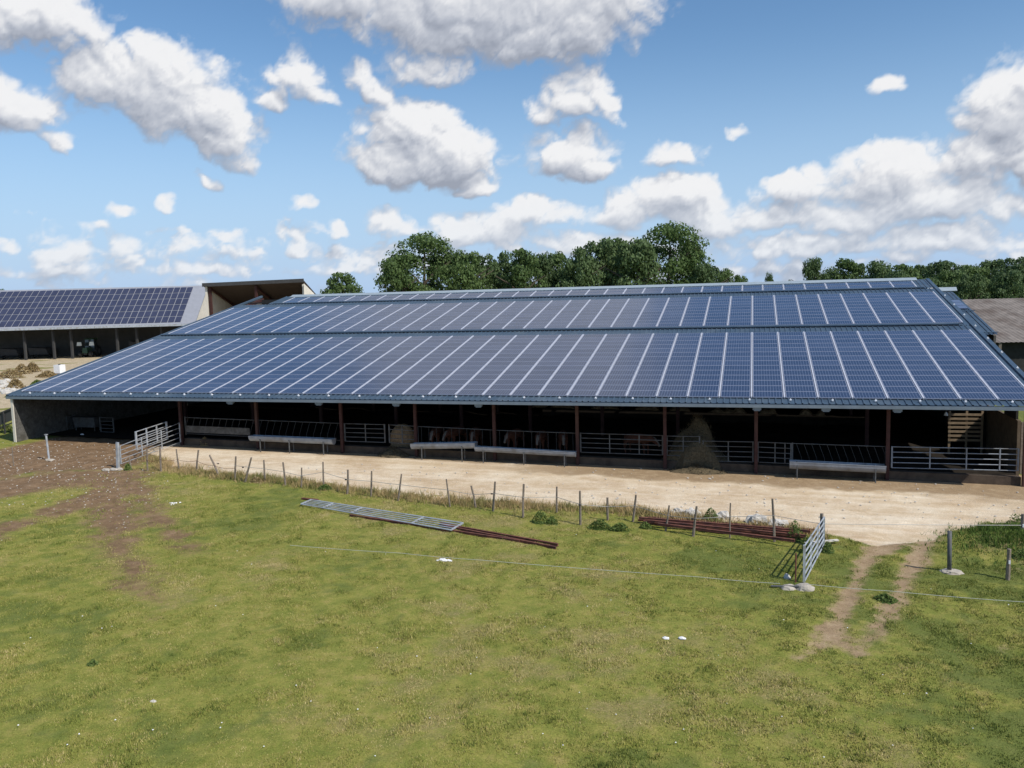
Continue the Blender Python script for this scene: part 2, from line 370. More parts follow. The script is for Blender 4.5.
# grass blades in tufts (nobody could count them)
def blades(name, n, sel_fn, hmin, hmax, cols, xr=(-36, 16), yr=(-34, -6), wid=.012):
    x = rng.uniform(*xr, n); y = rng.uniform(*yr, n)
    g, t, md, ct, pa, lu = masks(x, y); keep = sel_fn(x, y, g, t, md, pa, lu)
    # keep only what lies in view
    P = np.stack([x - CAM.x, y - CAM.y, np.full_like(x, -CAM.z)], 1)
    cx = P @ np.array(RX); cz = P @ np.array(RZ); cy = P @ np.array(RY)
    keep &= (np.abs(cx / cz) < .68) & (cy / cz < .52)
    x, y, pa, lu, g, t, md = [a[keep] for a in (x, y, pa, lu, g, t, md)]; n = len(x)
    k = 3
    X = np.repeat(x, k) + rng.normal(0, .03, n * k); Y = np.repeat(y, k) + rng.normal(0, .03, n * k)
    z = np.repeat(-0.018 * np.clip(x, -60, 30) + relief(x, y, g, t, md), k) - .02
    h = (rng.uniform(hmin, hmax, n * k) + .02) * np.repeat(.6 + 1.6 * fbm(x, y, 1.4, 65, 3) ** 2 * 1.4, k); a = rng.uniform(0, 2 * np.pi, n * k)
    w = wid * rng.uniform(.6, 1.5, n * k); lean = rng.uniform(.1, .8, n * k) * h; la = rng.uniform(0, 2 * np.pi, n * k)
    v = np.empty((n * k, 3, 3))
    v[:, 0] = np.stack([X - np.cos(a) * w, Y - np.sin(a) * w, z], 1); v[:, 1] = np.stack([X + np.cos(a) * w, Y + np.sin(a) * w, z], 1)
    v[:, 2] = np.stack([X + np.cos(la) * lean, Y + np.sin(la) * lean, z + h], 1)
    me = bpy.data.meshes.new(name); N3 = n * k * 3
    me.vertices.add(N3); me.vertices.foreach_set('co', v.ravel()); me.loops.add(N3); me.loops.foreach_set('vertex_index', np.arange(N3))
    me.polygons.add(n * k); me.polygons.foreach_set('loop_start', np.arange(n * k) * 3); me.update(calc_edges=True)
    cl_ = (fbm(x, y, 3.1, 61, 3) - .5) * 1.3 + (fbm(x, y, .9, 63, 3) - .5) * .8
    r = np.clip(rng.normal(.5, .20, n * k) + np.repeat(pa, k) * .30 - np.repeat(lu, k) * .26 + np.repeat(cl_, k) * .65 - np.repeat(sstep(3, 11, x), k) * .22, 0, 1)
    at = me.attributes.new('tone', 'FLOAT', 'FACE'); at.data.foreach_set('value', r.astype(np.float32))
    mt, nt, b = newmat(name + '_colour'); an = nt.nodes.new('ShaderNodeAttribute'); an.attribute_name = 'tone'
    cr = nt.nodes.new('ShaderNodeValToRGB'); e = cr.color_ramp.elements; e[0].color = (*cols[0], 1); e[1].color = (*cols[-1], 1)
    for i, c in enumerate(cols[1:-1]): q = e.new((i + 1) / (len(cols) - 1)); q.color = (*c, 1)
    nt.links.new(an.outputs['Fac'], cr.inputs[0]); nt.links.new(cr.outputs[0], b.inputs['Base Color'])
    b.inputs['Roughness'].default_value = .75; b.inputs['Specular IOR Level'].default_value = .2
    me.materials.append(mt); o = bpy.data.objects.new(name, me); COL.objects.link(o); return o
gcols = [(.140, .172, .034), (.212, .232, .050), (.292, .280, .072), (.38, .328, .115), (.49, .40, .19)]
gr = blades('short_grass', 600000, lambda x, y, g, t, md, pa, lu: (rng.random(x.shape) < (1 - g) ** 3 * (1 - .97 * np.clip(t * 1.2, 0, 1)) * (1 - .95 * np.clip(md * 1.15, 0, 1)) * (.85 + .15 * fbm(x, y, 1.1, 5))),
            .008, .034, gcols)
tag(gr, 'short green and yellowing pasture grass across the foreground field', 'grass', kind='stuff')
ts = blades('grass_tussocks', 150000, lambda x, y, g, t, md, pa, lu: (rng.random(x.shape) < sstep(.66, .78, fbm(x, y, 1.9, 95, 3)) * (1 - g) * (1 - t) * (1 - md)),
            .03, .10, [(.085, .12, .022), (.13, .17, .032), (.19, .21, .045), (.28, .26, .08)])
tag(ts, 'scattered darker grass tussocks in the pasture', 'tussocks', kind='stuff')
dr = blades('dry_grass', 260000, lambda x, y, g, t, md, pa, lu: (rng.random(x.shape) < .7 * np.exp(-((y - np.interp(x, ex, ey) + .55) / .65) ** 2) * (x < 3) * (.3 + fbm(x, y, .7, 15))),
            .05, .26, [(.12, .15, .04), (.25, .21, .08), (.38, .27, .13), (.46, .33, .17)], yr=(-16, -3))
tag(dr, 'dry straw coloured grass along the stake fence', 'dry grass', kind='stuff')
hm = blades('tall_grass', 90000, lambda x, y, g, t, md, pa, lu: (np.exp(-(((x - hx - .4) / 1.7) ** 2 + ((y - hy - .7) / 1.5) ** 2)) > rng.random(x.shape) * 1.3),
            .05, .17, [(.06, .11, .02), (.09, .15, .027), (.13, .19, .035), (.20, .24, .06)], xr=(4, 16), yr=(-17, -6), wid=.016)
tag(hm, 'taller dark green grass on the hummock by the right end post', 'tall grass', kind='stuff')

# ------------------------------------------------------------------ main barn
PH = R(11.5); ZE = 4.35; cP, sP = math.cos(PH), math.sin(PH)
def RP(u, v, n=0.0): return Vector((u, v * cP - n * sP, ZE + v * sP + n * cP))
def roofz(Y): return ZE + Y * sP / cP
ST = 1.69; ROW = 1.0015
barn = thing('livestock_barn', 'long open fronted cattle barn with blue sheet roof covered in solar panels', 'barn', (-18, 0, .3))
X0, X1 = -49.5, 14.05
VSL, VSH = 15.55, 15.68      # narrow ventilation slot between lower and upper sheets
def sheet(va, vb, nn, x0=X0, x1=X1):
    b = MB(); per = .333; prof = [(0, 0), (.06, 0), (.09, .045), (.13, .045), (.16, 0)]
    xs = []; x = x0
    while x < x1 - per:
        xs += [(x + a, h) for a, h in prof]; x += per
    xs.append((x1, 0))
    for (xa, ha), (xb, hb) in zip(xs[:-1], xs[1:]):
        b.quad(RP(xa, va, nn + ha), RP(xb, va, nn + hb), RP(xb, vb, nn + hb), RP(xa, vb, nn + ha))
    return b
NS = -.10
s1 = sheet(-.78, VSL, NS)
tag(s1.build('roof_sheet', M['sheet'], barn), 'lower sheet of the blue ribbed roof')
tag(sheet(VSH, 27.75, NS + .02).build('roof_sheet', M['sheet'], barn), 'upper sheet of the blue ribbed roof')
tag(sheet(27.95, 31.5, NS + .03, -50.2 + 3.9).build('roof_sheet', M['sheet'], barn), 'topmost narrow sheet below the ridge')
# flashings at slot, dark raised lips
for v, x0 in ((VSH, X0), (27.9, X0 + 3.9)):
    b = MB(); b.hexa([RP(x0, v - .10, NS + .07), RP(13.2, v - .10, NS + .07), RP(13.2, v + .12, NS + .10), RP(x0, v + .12, NS + .10),
                      RP(x0, v - .10, NS + .13), RP(13.2, v - .10, NS + .13), RP(13.2, v + .12, NS + .15), RP(x0, v + .12, NS + .15)])
    b.build('flashing', M['post_dark'] if 0 else M['sheet'], barn)
b = MB(); b.hexa([RP(X0 + 3.9, 31.0, NS + .05), RP(13.2, 31.0, NS + .05), RP(13.2, 31.7, NS + .05), RP(X0 + 3.9, 31.7, NS + .05),
                  RP(X0 + 3.9, 31.0, NS + .09), RP(13.2, 31.0, NS + .09), RP(13.2, 31.7, NS + .17), RP(X0 + 3.9, 31.7, NS + .17)])
b.build('ridge_cap', M['cap'], barn)
# verge trim both sides
for xx, va, vb, w in ((X1, -.8, 31.6, .26), (X0, -.8, 32.1, .2)):
    b = MB(); b.hexa([RP(xx - w / 2, va, NS - .10), RP(xx + w / 2, va, NS - .10), RP(xx + w / 2, vb, NS - .10), RP(xx - w / 2, vb, NS - .10),
                      RP(xx - w / 2, va, NS + .09), RP(xx + w / 2, va, NS + .09), RP(xx + w / 2, vb, NS + .09), RP(xx - w / 2, vb, NS + .09)])
    b.build('verge_trim', M['sheet'], barn)
# gutter
yg = RP(0, -.78).y; zg = RP(0, -.78).z
b = MB(); b.box(X0, X1, yg - .13, yg - .11, zg - .30, zg - .13); b.box(X0, X1, yg - .109, yg + .06, zg - .30, zg - .28); b.box(X0, X1, yg + .061, yg + .075, zg - .30, zg - .12)
b.build('gutter', M['gutter'], barn)
# roof hooks (small bright clips along the eave)
hook_us = [-.10 + 2.08 * i for i in range(-23, 7)]
hp = MB(); hp.box(-.05, .05, -.07, .05, 0, .06); hp.box(-.02, .02, -.02, .02, .06, .11); hme = hp.mesh('roof_hook', M['hook'])
for u in hook_us:
    o = bpy.data.objects.new('roof_hook', hme); COL.objects.link(o); o.parent = barn
    o.location = RP(u, -.36, NS + .045) - Vector(barn.location); o.rotation_euler = (PH, 0, 0)
for v in (2.2, 5.4, 8.6, 11.8, 15.0, 18.2, 21.4, 24.6):
    o = bpy.data.objects.new('verge_clip', hme); COL.objects.link(o); o.parent = barn
    o.location = RP(X1, v, NS + .09) - Vector(barn.location); o.rotation_euler = (PH, 0, R(90))
# panels
def panel_material():
    mt, nt, b = newmat('solar_cell_glass'); N = nt.nodes; L = nt.links
    uv = N.new('ShaderNodeUVMap'); sp = N.new('ShaderNodeSeparateXYZ'); L.new(uv.outputs[0], sp.inputs[0])
    def line(o, k, w):
        a = N.new('ShaderNodeMath'); a.operation = 'MULTIPLY'; a.inputs[1].default_value = k; L.new(o, a.inputs[0])
        f = N.new('ShaderNodeMath'); f.operation = 'FRACT'; L.new(a.outputs[0], f.inputs[0])
        s = N.new('ShaderNodeMath'); s.operation = 'SUBTRACT'; s.inputs[1].default_value = .5; L.new(f.outputs[0], s.inputs[0])
        q = N.new('ShaderNodeMath'); q.operation = 'ABSOLUTE'; L.new(s.outputs[0], q.inputs[0])
        g = N.new('ShaderNodeMath'); g.operation = 'GREATER_THAN'; g.inputs[1].default_value = .5 - w; L.new(q.outputs[0], g.inputs[0]); return g.outputs[0]
    l1 = line(sp.outputs[0], 10, .075); l2 = line(sp.outputs[1], 6, .05)
    mx = N.new('ShaderNodeMath'); mx.operation = 'MAXIMUM'; L.new(l1, mx.inputs[0]); L.new(l2, mx.inputs[1])
    g = N.new('ShaderNodeNewGeometry')
    cr = N.new('ShaderNodeValToRGB'); e = cr.color_ramp.elements; e[0].color = (.013, .023, .055, 1); e[1].color = (.036, .050, .095, 1)
    L.new(g.outputs['Random Per Island'], cr.inputs[0])
    m2 = N.new('ShaderNodeMix'); m2.data_type = 'RGBA'; L.new(mx.outputs[0], m2.inputs[0]); L.new(cr.outputs[0], m2.inputs[6]); m2.inputs[7].default_value = (.12, .15, .225, 1)
    L.new(m2.outputs[2], b.inputs['Base Color']); b.inputs['Roughness'].default_value = .16; b.inputs['IOR'].default_value = 1.45
    return mt
MP = panel_material()
pw, ph = ST - .14, ROW - .035
def panel_geo(b, u0, v0, n=0.0):
    fr = .028; u1 = u0 + pw; v1 = v0 + ph
    i = len(b.v)
    b.v += [tuple(RP(u, v, n)) for u, v in ((u0, v0), (u1, v0), (u1, v1), (u0, v1))]
    b.v += [tuple(RP(u, v, n)) for u, v in ((u0 + fr, v0 + fr), (u1 - fr, v0 + fr), (u1 - fr, v1 - fr), (u0 + fr, v1 - fr))]
    b.v += [tuple(RP(u, v, n - .05)) for u, v in ((u0, v0), (u1, v0), (u1, v1), (u0, v1))]
    b.f.append((i + 4, i + 5, i + 6, i + 7)); b.mi.append(0)
    for q in ((0, 1, 5, 4), (1, 2, 6, 5), (2, 3, 7, 6), (3, 0, 4, 7), (8, 9, 1, 0), (9, 10, 2, 1), (10, 11, 3, 2), (11, 8, 0, 3)):
        b.f.append(tuple(i + k for k in q)); b.mi.append(1)
def panel_obj(name, lst):
    b = MB(); b.mi = []
    for u, v in lst: panel_geo(b, u, v)
    me = bpy.data.meshes.new(name); me.from_pydata(b.v, [], b.f); me.materials.append(MP); me.materials.append(M['frame'])
    me.polygons.foreach_set('material_index', b.mi)
    uvl = me.uv_layers.new(name='UVMap'); co = [0.0] * (2 * len(me.loops)); k = 0
    for p in me.polygons:
        c = ((0, 0), (1, 0), (1, 1), (0, 1)) if p.material_index == 0 else ((0, 0),) * 4
        for li, q in zip(p.loop_indices, c): co[2 * li] = q[0]; co[2 * li + 1] = q[1]
    uvl.data.foreach_set('uv', co); me.update()
    o = bpy.data.objects.new(name, me); COL.objects.link(o); o.parent = barn; me.transform(Matrix.Translation(-Vector(barn.location))); return o
plist = []
for i in range(-29, 8):
    for r in range(14): plist.append((i * ST + .07, .017 + r * ROW))
    for r in range(10): plist.append((i * ST + .07, 16.10 + r * 1.0065))
for i in range(-27, 7):
    for r in range(2): plist.append((i * ST + .07 + .85, 28.25 + r * 1.2))
plist.sort(key=lambda q: (RP(q[0] + .8, q[1] + .5) - CAM).length)
for q in plist[:100]: panel_obj('solar_panel', [q])
tag(panel_obj('solar_panel', plist[100:]), kind='stuff')
# joint covers (the pale stripes)
cov = []
for i in range(-29, 9):
    cov.append((i * ST, 0.0, 14.02)); cov.append((i * ST, 16.08, 26.16))
for i in range(-27, 8): cov.append((i * ST + .85, 28.2, 30.6))
cov.sort(key=lambda q: (RP(q[0], q[1]) - CAM).length)
def cover_geo(b, u, va, vb):
    w = .038 if -29 * ST < u < 13 else .035
    b.hexa([RP(u - w, va, -.06), RP(u + w, va, -.06), RP(u + w, vb, -.06), RP(u - w, vb, -.06), RP(u - w, va, .022), RP(u + w, va, .022), RP(u + w, vb, .022), RP(u - w, vb, .022)])
for q in cov[:100]:
    b = MB(); cover_geo(b, *q); b.build('joint_cover', M['cover'], barn)
b = MB()
for q in cov[100:]: cover_geo(b, *q)
tag(b.build('joint_cover', M['cover'], barn), kind='stuff')
# columns
def column(b, x, y, top, w=.18):
    g = gz(x)
    b.box(x - w / 2, x + w / 2, y - w / 2, y - w / 2 + .02, g - .1, top); b.box(x - w / 2, x + w / 2, y + w / 2 - .02, y + w / 2, g - .1, top); b.box(x - .01, x + .01, y - w / 2 + .021, y + w / 2 - .021, g - .1, top)
colx = [-36.9, -31.08, -24.98, -19.93, -14.85, -9.78, -4.72, .25, 6.95, 13.4]
for x in colx:
    b = MB(); column(b, x, 1.0, roofz(1) - .15); b.build('column', M['redsteel'], barn)
for Y in (9.5, 18.5):
    for x in [-43] + colx:
        b = MB(); column(b, x, Y, roofz(Y) - .15, .22); b.build('column', M['redsteel'], barn)
# rafters
for x in [-49, -43] + colx:
    b = MB(); b.beam(RP(x, -.4, NS - .20), RP(x, 31.5, NS - .20), .14, .26, (0, -sP, cP)); b.build('rafter', M['redsteel'], barn)
for v in (.1, 4.0, 8.0, 12.0, 19.5, 24.0, 29.0):
    b = MB(); b.beam(RP(X0 + .3, v, NS - .04), RP(X1 - .3, v, NS - .04), .08, .10, (0, -sP, cP)); b.build('purlin', M['darkwall'], barn)
# walls
def slab(name, m_, pts, parent=barn, label=None):  # prism: pts is list of 8
    o = MB().hexa(pts).build(name, M[m_], parent)
    if label: o['label'] = label
    return o
def ywall(name, m_, x0, x1, ya, yb, za, topa, topb, label=None):
    return slab(name, m_, [(x0, ya, za), (x1, ya, za), (x1, yb, za), (x0, yb, za), (x0, ya, topa), (x1, ya, topa), (x1, yb, topb), (x0, yb, topb)], label=label)
ywall('wall', 'pebble_wall', -49.2, -48.98, -.72, 30.9, .4, roofz(-.72) - .22, roofz(30.9) - .2, 'rough grey concrete wall closing the left end')
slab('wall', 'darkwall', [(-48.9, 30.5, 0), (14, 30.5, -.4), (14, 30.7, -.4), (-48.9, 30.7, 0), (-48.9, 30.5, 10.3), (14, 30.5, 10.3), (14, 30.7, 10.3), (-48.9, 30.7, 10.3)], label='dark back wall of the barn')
ywall('wall', 'darkwall', 13.45, 13.6, 8.7, 30.4, -.4, roofz(8.7) - .3, roofz(30.4) - .3, 'dark sheet wall at the rear of the right end')  # carried forward along the gable to keep sun off the floor
ywall('wall', 'brownwall', 13.45, 13.6, 2.6, 8.69, -.4, 2.9, 2.9, 'brown board half wall at the right end')
ywall('wall', 'darkwall', 13.47, 13.58, 3.0, 5.2, 2.901, roofz(3.0) - .3, roofz(5.2) - .3, 'dark sheet added above the brown half wall to block sun')  # added to stop sun reaching the floor behind the gates
b = MB(); b.box(-49.22, -49.04, -.80, -.722, .6, roofz(-.7) - .25); b.build('corner_post', M['cream'], barn)
# kerb that carries the feed fronts
b = MB()
segs = [(-36.8, 13.3)]
n_ = 60
for k in range(n_):
    xa = -36.8 + 50.1 * k / n_; xb = -36.8 + 50.1 * (k + 1) / n_
    b.hexa([(xa, 1.12, gz(xa) - .2), (xb, 1.12, gz(xb) - .2), (xb, 1.55, gz(xb) - .2), (xa, 1.55, gz(xa) - .2), (xa, 1.12, gz(xa) + .42), (xb, 1.12, gz(xb) + .42), (xb, 1.55, gz(xb) + .42), (xa, 1.55, gz(xa) + .42)])
b.build('kerb', M['dung'], barn)
# littered floor
b = MB(); nx2, ny2 = 80, 40
for j in range(ny2 + 1):
    for i in range(nx2 + 1):
        x = -48.97 + 62.3 * i / nx2; y = 1.6 + 28.8 * j / ny2
        b.v.append((x, y, gz(x) + .16 + .25 * noise.noise(Vector((x * .6, y * .6, 0))) * (x > -37)  + (.12 if x > -37 else -.05)))
for j in range(ny2):
    for i in range(nx2):
        k = j * (nx2 + 1) + i; b.f.append((k, k + 1, k + nx2 + 2, k + nx2 + 1))
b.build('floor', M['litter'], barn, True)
# small grey brackets hanging under the gutter
for px in (230.6, 319, 396.5, 478.6, 757, 826, 897.5):
    P = atY(px, 407, yg + .1); b = MB(); z = zg - .30
    b.box(P.x - .22, P.x + .22, yg + .0, yg + .22, z - .14, z); b.box(P.x - .16, P.x + .16, yg + .03, yg + .18, z - .20, z - .141); b.build('eave_bracket', M['gutter'], barn)

# lean-to extension on the right rear
lt = thing('lean_to', 'lower blue roofed extension stepping out behind the right end of the barn', 'lean-to', (15, 26, -.3))
def RQ(u, v, n=0): return RP(u, v, -1.5 + n)
b = MB(); x = 14.25
while x < 16.3:
    for (a, h), (a2, h2) in zip([(0, 0), (.06, 0), (.09, .045), (.13, .045), (.16, 0)], [(.06, 0), (.09, .045), (.13, .045), (.16, 0), (.30, 0)]):
        b.quad(RQ(x + a, 18.5, h), RQ(x + a2, 18.5, h2), RQ(x + a2, 33.3, h2), RQ(x + a, 33.3, h))
    x += .30
b.build('roof_sheet', M['sheet'], lt)
b = MB(); b.hexa([RQ(14.2, 33.0, .05), RQ(16.7, 33.0, .05), RQ(16.7, 33.5, .05), RQ(14.2, 33.5, .05), RQ(14.2, 33.0, .1), RQ(16.7, 33.0, .1), RQ(16.7, 33.5, .3), RQ(14.2, 33.5, .3)]); b.build('ridge_cap', M['cap'], lt)
for q in (18.7, 25.4, 29.4):
    b = MB(); b.hexa([RQ(14.3, q, .08), RQ(16.4, q, .08), RQ(16.4, q + .12, .08), RQ(14.3, q + .12, .08), RQ(14.3, q, .12), RQ(16.4, q, .12), RQ(16.4, q + .12, .12), RQ(14.3, q + .12, .12)]); b.build('flashing', M['sheet'], lt)
for k, vv in enumerate((26.3, 27.4, 28.5)):
    b = MB(); b.hexa([RQ(14.6, vv, .05), RQ(16.1, vv, .05), RQ(16.1, vv + 1.0, .05), RQ(14.6, vv + 1, .05), RQ(14.6, vv, .10), RQ(16.1, vv, .10), RQ(16.1, vv + 1, .10), RQ(14.6, vv + 1, .10)]); b.build('solar_panel', MP, lt)
b = MB(); b.hexa([(16.2, 18.9, -.5), (16.35, 18.9, -.5), (16.35, 32.5, -.5), (16.2, 32.5, -.5), (16.2, 18.9, RQ(0, 19).z - .2), (16.35, 18.9, RQ(0, 19).z - .2), (16.35, 32.5, RQ(0, 32.5).z - .2), (16.2, 32.5, RQ(0, 32.5).z - .2)]); b.build('wall', M['pebble_wall'], lt)
b = MB(); b.hexa([(14.2, 32.3, -.5), (16.2, 32.3, -.5), (16.2, 32.5, -.5), (14.2, 32.5, -.5), (14.2, 32.3, 9.0), (16.2, 32.3, 9.0), (16.2, 32.5, 9.0), (14.2, 32.5, 9.0)]); b.build('wall', M['pebble_wall'], lt)
b = MB(); b.blob(RQ(14.5, 32.3, .25), .4, .3, .25, 3); b.build('filler', M['stone'], lt)

# ------------------------------------------------------------------ gates, feed fronts, troughs at the barn front
YF = 1.2
def rail_gate(name, label, xa, xb, z0a, z1a, z0b, z1b, rails, mids, mat_, y=YF, group='barred gates along the barn front', r=.026, ya=None, yb=None, cat='gate'):
    ya = y if ya is None else ya; yb = y if yb is None else yb
    t = thing(name, label, cat, ((xa + xb) / 2, (ya + yb) / 2, gz((xa + xb) / 2)), group)
    A0 = Vector((xa, ya, z0a)); A1 = Vector((xa, ya, z1a)); B0 = Vector((xb, yb, z0b)); B1 = Vector((xb, yb, z1b))
    for k in range(rails):
        f = k / (rails - 1); b = MB(); b.tube([A0.lerp(A1, f), B0.lerp(B1, f)], r, 6); b.build('rail', mat_, t)
    for f in [0] + mids + [1]:
        b = MB(); p = A0.lerp(B0, f); q = A1.lerp(B1, f); w = r * 1.5 if f in (0, 1) else r * 1.15
        off = Vector((0, -.0, 0)); b.beam(p + off, q + Vector((0, 0, .03)), w * 2, w * 2, (0, 1, 0)); b.build('upright', mat_, t)
    return t
def gg(name, label, px0, px1, ytop0, ytop1, mids, rails=5, m_='galvshade'):
    a = atY(px0, ytop0, YF); c = atY(px1, ytop1, YF); h = 1.13
    return rail_gate(name, label, a.x, c.x, a.z - h, a.z, c.z - h, c.z, rails, mids, M[m_])
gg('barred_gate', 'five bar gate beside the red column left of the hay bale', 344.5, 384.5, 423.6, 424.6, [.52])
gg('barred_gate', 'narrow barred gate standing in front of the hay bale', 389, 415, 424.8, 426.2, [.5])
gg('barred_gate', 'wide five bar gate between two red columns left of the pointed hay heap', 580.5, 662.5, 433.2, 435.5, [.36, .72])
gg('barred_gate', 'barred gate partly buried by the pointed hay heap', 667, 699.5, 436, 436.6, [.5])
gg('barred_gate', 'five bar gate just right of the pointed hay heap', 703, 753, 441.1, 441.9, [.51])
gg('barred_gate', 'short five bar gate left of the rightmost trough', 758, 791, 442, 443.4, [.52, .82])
gg('barred_gate', 'longest five bar gate, half in sunlight, at the right end of the barn', 892, 1018.5, 446.8, 449, [.31, .60, .86], m_='galvold')  # lighter steel than the other gates, sunlight put into its colour
# feed fronts with slanted bars
def feed_front(label, px0, px1, y0, y1, n, slant, board=0):
    a = atY(px0, y0, YF); c = atY(px1, y1, YF); h = 1.1
    t = thing('feed_barrier', label, 'feed barrier', ((a.x + c.x) / 2, YF, gz((a.x + c.x) / 2)), 'feed barriers along the barn front')
    MB().tube([a, c], .026, 6).build('rail', M['galvshade'], t); MB().tube([a - Vector((0, 0, h)), c - Vector((0, 0, h))], .026, 6).build('rail', M['barsteel'], t)
    for k in range(n):
        f = (k + .5) / n; p = a.lerp(c, f); q = p + Vector((slant, 0, -h * .72)) if slant else p - Vector((0, 0, h))
        b = MB(); b.tube([p, q] if not slant else [p, q, Vector((q.x, q.y, p.z - h))], .013, 5); b.build('bar', M['barsteel'], t)
    for p in (a, c):
        MB().beam(p - Vector((0, 0, h + .1)), p + Vector((0, 0, .05)), .07, .07, (0, 1, 0)).build('post', M['galvshade'], t)
    if board:
        p = a - Vector((0, .06, .55)); q = a.lerp(c, board) - Vector((0, .06, .55)); MB().beam(p - Vector((0, 0, .22)), q - Vector((0, 0, .22)), .04, .46).build('board', M['pebble_wall'], t)
    return t
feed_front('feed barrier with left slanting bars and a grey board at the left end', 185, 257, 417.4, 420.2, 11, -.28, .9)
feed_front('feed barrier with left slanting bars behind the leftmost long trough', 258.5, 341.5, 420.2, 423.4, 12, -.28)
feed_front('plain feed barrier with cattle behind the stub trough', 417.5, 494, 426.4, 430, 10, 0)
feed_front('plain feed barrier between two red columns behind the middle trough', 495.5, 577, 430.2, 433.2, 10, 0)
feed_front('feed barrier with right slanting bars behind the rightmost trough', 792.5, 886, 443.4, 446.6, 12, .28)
def trough(label, px0, px1, py0, py1, legs, r=.29, y=.35):
    a = atY(px0, py0, y); c = atY(px1, py1, y)
    t = thing('feed_trough', label, 'trough', ((a.x + c.x) / 2, y, gz((a.x + c.x) / 2)), 'galvanised feed troughs')
    b = MB(); nn = 8; d = .012
    for rr, sgn in ((r, 1), (r - d, -1)):
        for k in range(nn):
            t0 = math.pi + math.pi * k / nn; t1 = math.pi + math.pi * (k + 1) / nn
            P = [(e.x, y + math.cos(tt) * rr, e.z + .04 + math.sin(tt) * rr * 1.25) for e, tt in ((a, t0), (c, t0), (c, t1), (a, t1))]
            b.quad(*(P if sgn > 0 else P[::-1]))
    b.build('trough_shell', M['galvold'], t, True)
    for e in (a, c):
        b = MB(); pts = [(e.x, y + math.cos(math.pi + math.pi * k / nn) * (r + .01), e.z + .04 + math.sin(math.pi + math.pi * k / nn) * (r + .01) * 1.25) for k in range(nn + 1)]
        b.quad(*pts); b.build('end_plate', M['galvold'], t)
    MB().tube([(a.x, y - r, a.z + .045), (c.x, y - r, c.z + .045)], .015, 6).build('rim', M['galvold'], t)
    for px in legs:
        p = atY(px, py0 + (py1 - py0) * (px - px0) / (px1 - px0), y); b = MB()
        b.beam((p.x, y - r * .9, gz(p.x) - .03), (p.x, y - r * .9, p.z - .12), .05, .05, (0, 1, 0)); b.beam((p.x, y + r * .9, gz(p.x) - .03), (p.x, y + r * .9, p.z - .02), .05, .05, (0, 1, 0)); b.beam((p.x, y - r, p.z - .26), (p.x, y + r, p.z - .26), .04, .04)
        b.build('leg', M['galvshade'], t)
trough('leftmost long galvanised trough on two legs', 250.8, 334, 436, 439.5, [262, 291, 325])
trough('short galvanised trough with its right end tilted, left of the middle column', 412, 476, 444, 443, [423, 463])
trough('middle long galvanised trough in front of the cattle', 475.5, 576, 447, 452.5, [484, 524.5, 565], .24)
trough('rightmost heavy galvanised trough beside the longest gate', 789.5, 885.5, 461.5, 466, [797, 875], .34)

# hay
def mound(name, label, c, rx, ry, rz, seed, m_='hay', cat='hay', group=None, tufts=500, amp=.35, pow_=1.0):
    t = bpy.data.objects.new(name, None)
    b = MB(); c = Vector(c); nu, nv = 30, 12
    for i in range(nv + 1):
        f = i / nv
        for j in range(nu):
            ph_ = 2 * math.pi * j / nu; d = Vector((math.cos(ph_) * f, math.sin(ph_) * f, 0))
            k = noise.noise(Vector((d.x * 2.2 + seed, d.y * 2.2, seed)))
            z = rz * (1 - f) ** pow_ * (1 + .25 * k) if f < 1 else -.1
            b.v.append((c.x + d.x * rx * (1 + amp * k * .5), c.y + d.y * ry * (1 + amp * k * .5), c.z + z))
    for i in range(nv):
        for j in range(nu): b.f.append((i * nu + j, (i + 1) * nu + j, (i + 1) * nu + (j + 1) % nu, i * nu + (j + 1) % nu))
    for _ in range(tufts):
        q = random.choice(b.v[: nu * nv]); p = Vector(q) + Vector((random.uniform(-.15, .15), random.uniform(-.15, .15), random.uniform(-.05, .05)))
        d = Vector((random.uniform(-1, 1), random.uniform(-1, 1), random.uniform(-.1, .7))).normalized() * random.uniform(.1, .3); s_ = Vector((random.uniform(-1, 1), random.uniform(-1, 1), 0)) * .02
        b.quad(p - s_, p + s_, p + d)
    o = b.build(name, M[m_]); return tag(o, label, cat, group)
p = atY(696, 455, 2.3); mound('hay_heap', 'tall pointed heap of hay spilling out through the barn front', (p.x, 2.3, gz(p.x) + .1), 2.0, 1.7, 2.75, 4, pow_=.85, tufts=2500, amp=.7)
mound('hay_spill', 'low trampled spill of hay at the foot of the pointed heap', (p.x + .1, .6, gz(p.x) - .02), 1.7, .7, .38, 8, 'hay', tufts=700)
P = atY(403, 438, 2.6)
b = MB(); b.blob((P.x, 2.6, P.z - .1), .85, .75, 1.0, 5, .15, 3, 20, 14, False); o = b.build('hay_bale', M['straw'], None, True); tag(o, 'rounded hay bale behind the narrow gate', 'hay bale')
mound('hay_spill', 'loose hay fallen below the rounded bale', (P.x, 1.0, gz(P.x)), 1.1, .8, .5, 12, 'hay')
hl = ['far left strip of sunlit straw under the eave near the middle column', 'ragged sunlit straw bank under the eave right of the middle column', 'short sunlit straw bank above the wide five bar gate',
      'sunlit straw bank just behind the pointed heap', 'long thin sunlit straw bank right of the pointed heap', 'small straw bank by the column right of the heap', 'broad orange lit straw bank above the short gate', 'faint straw bank above the rightmost trough']
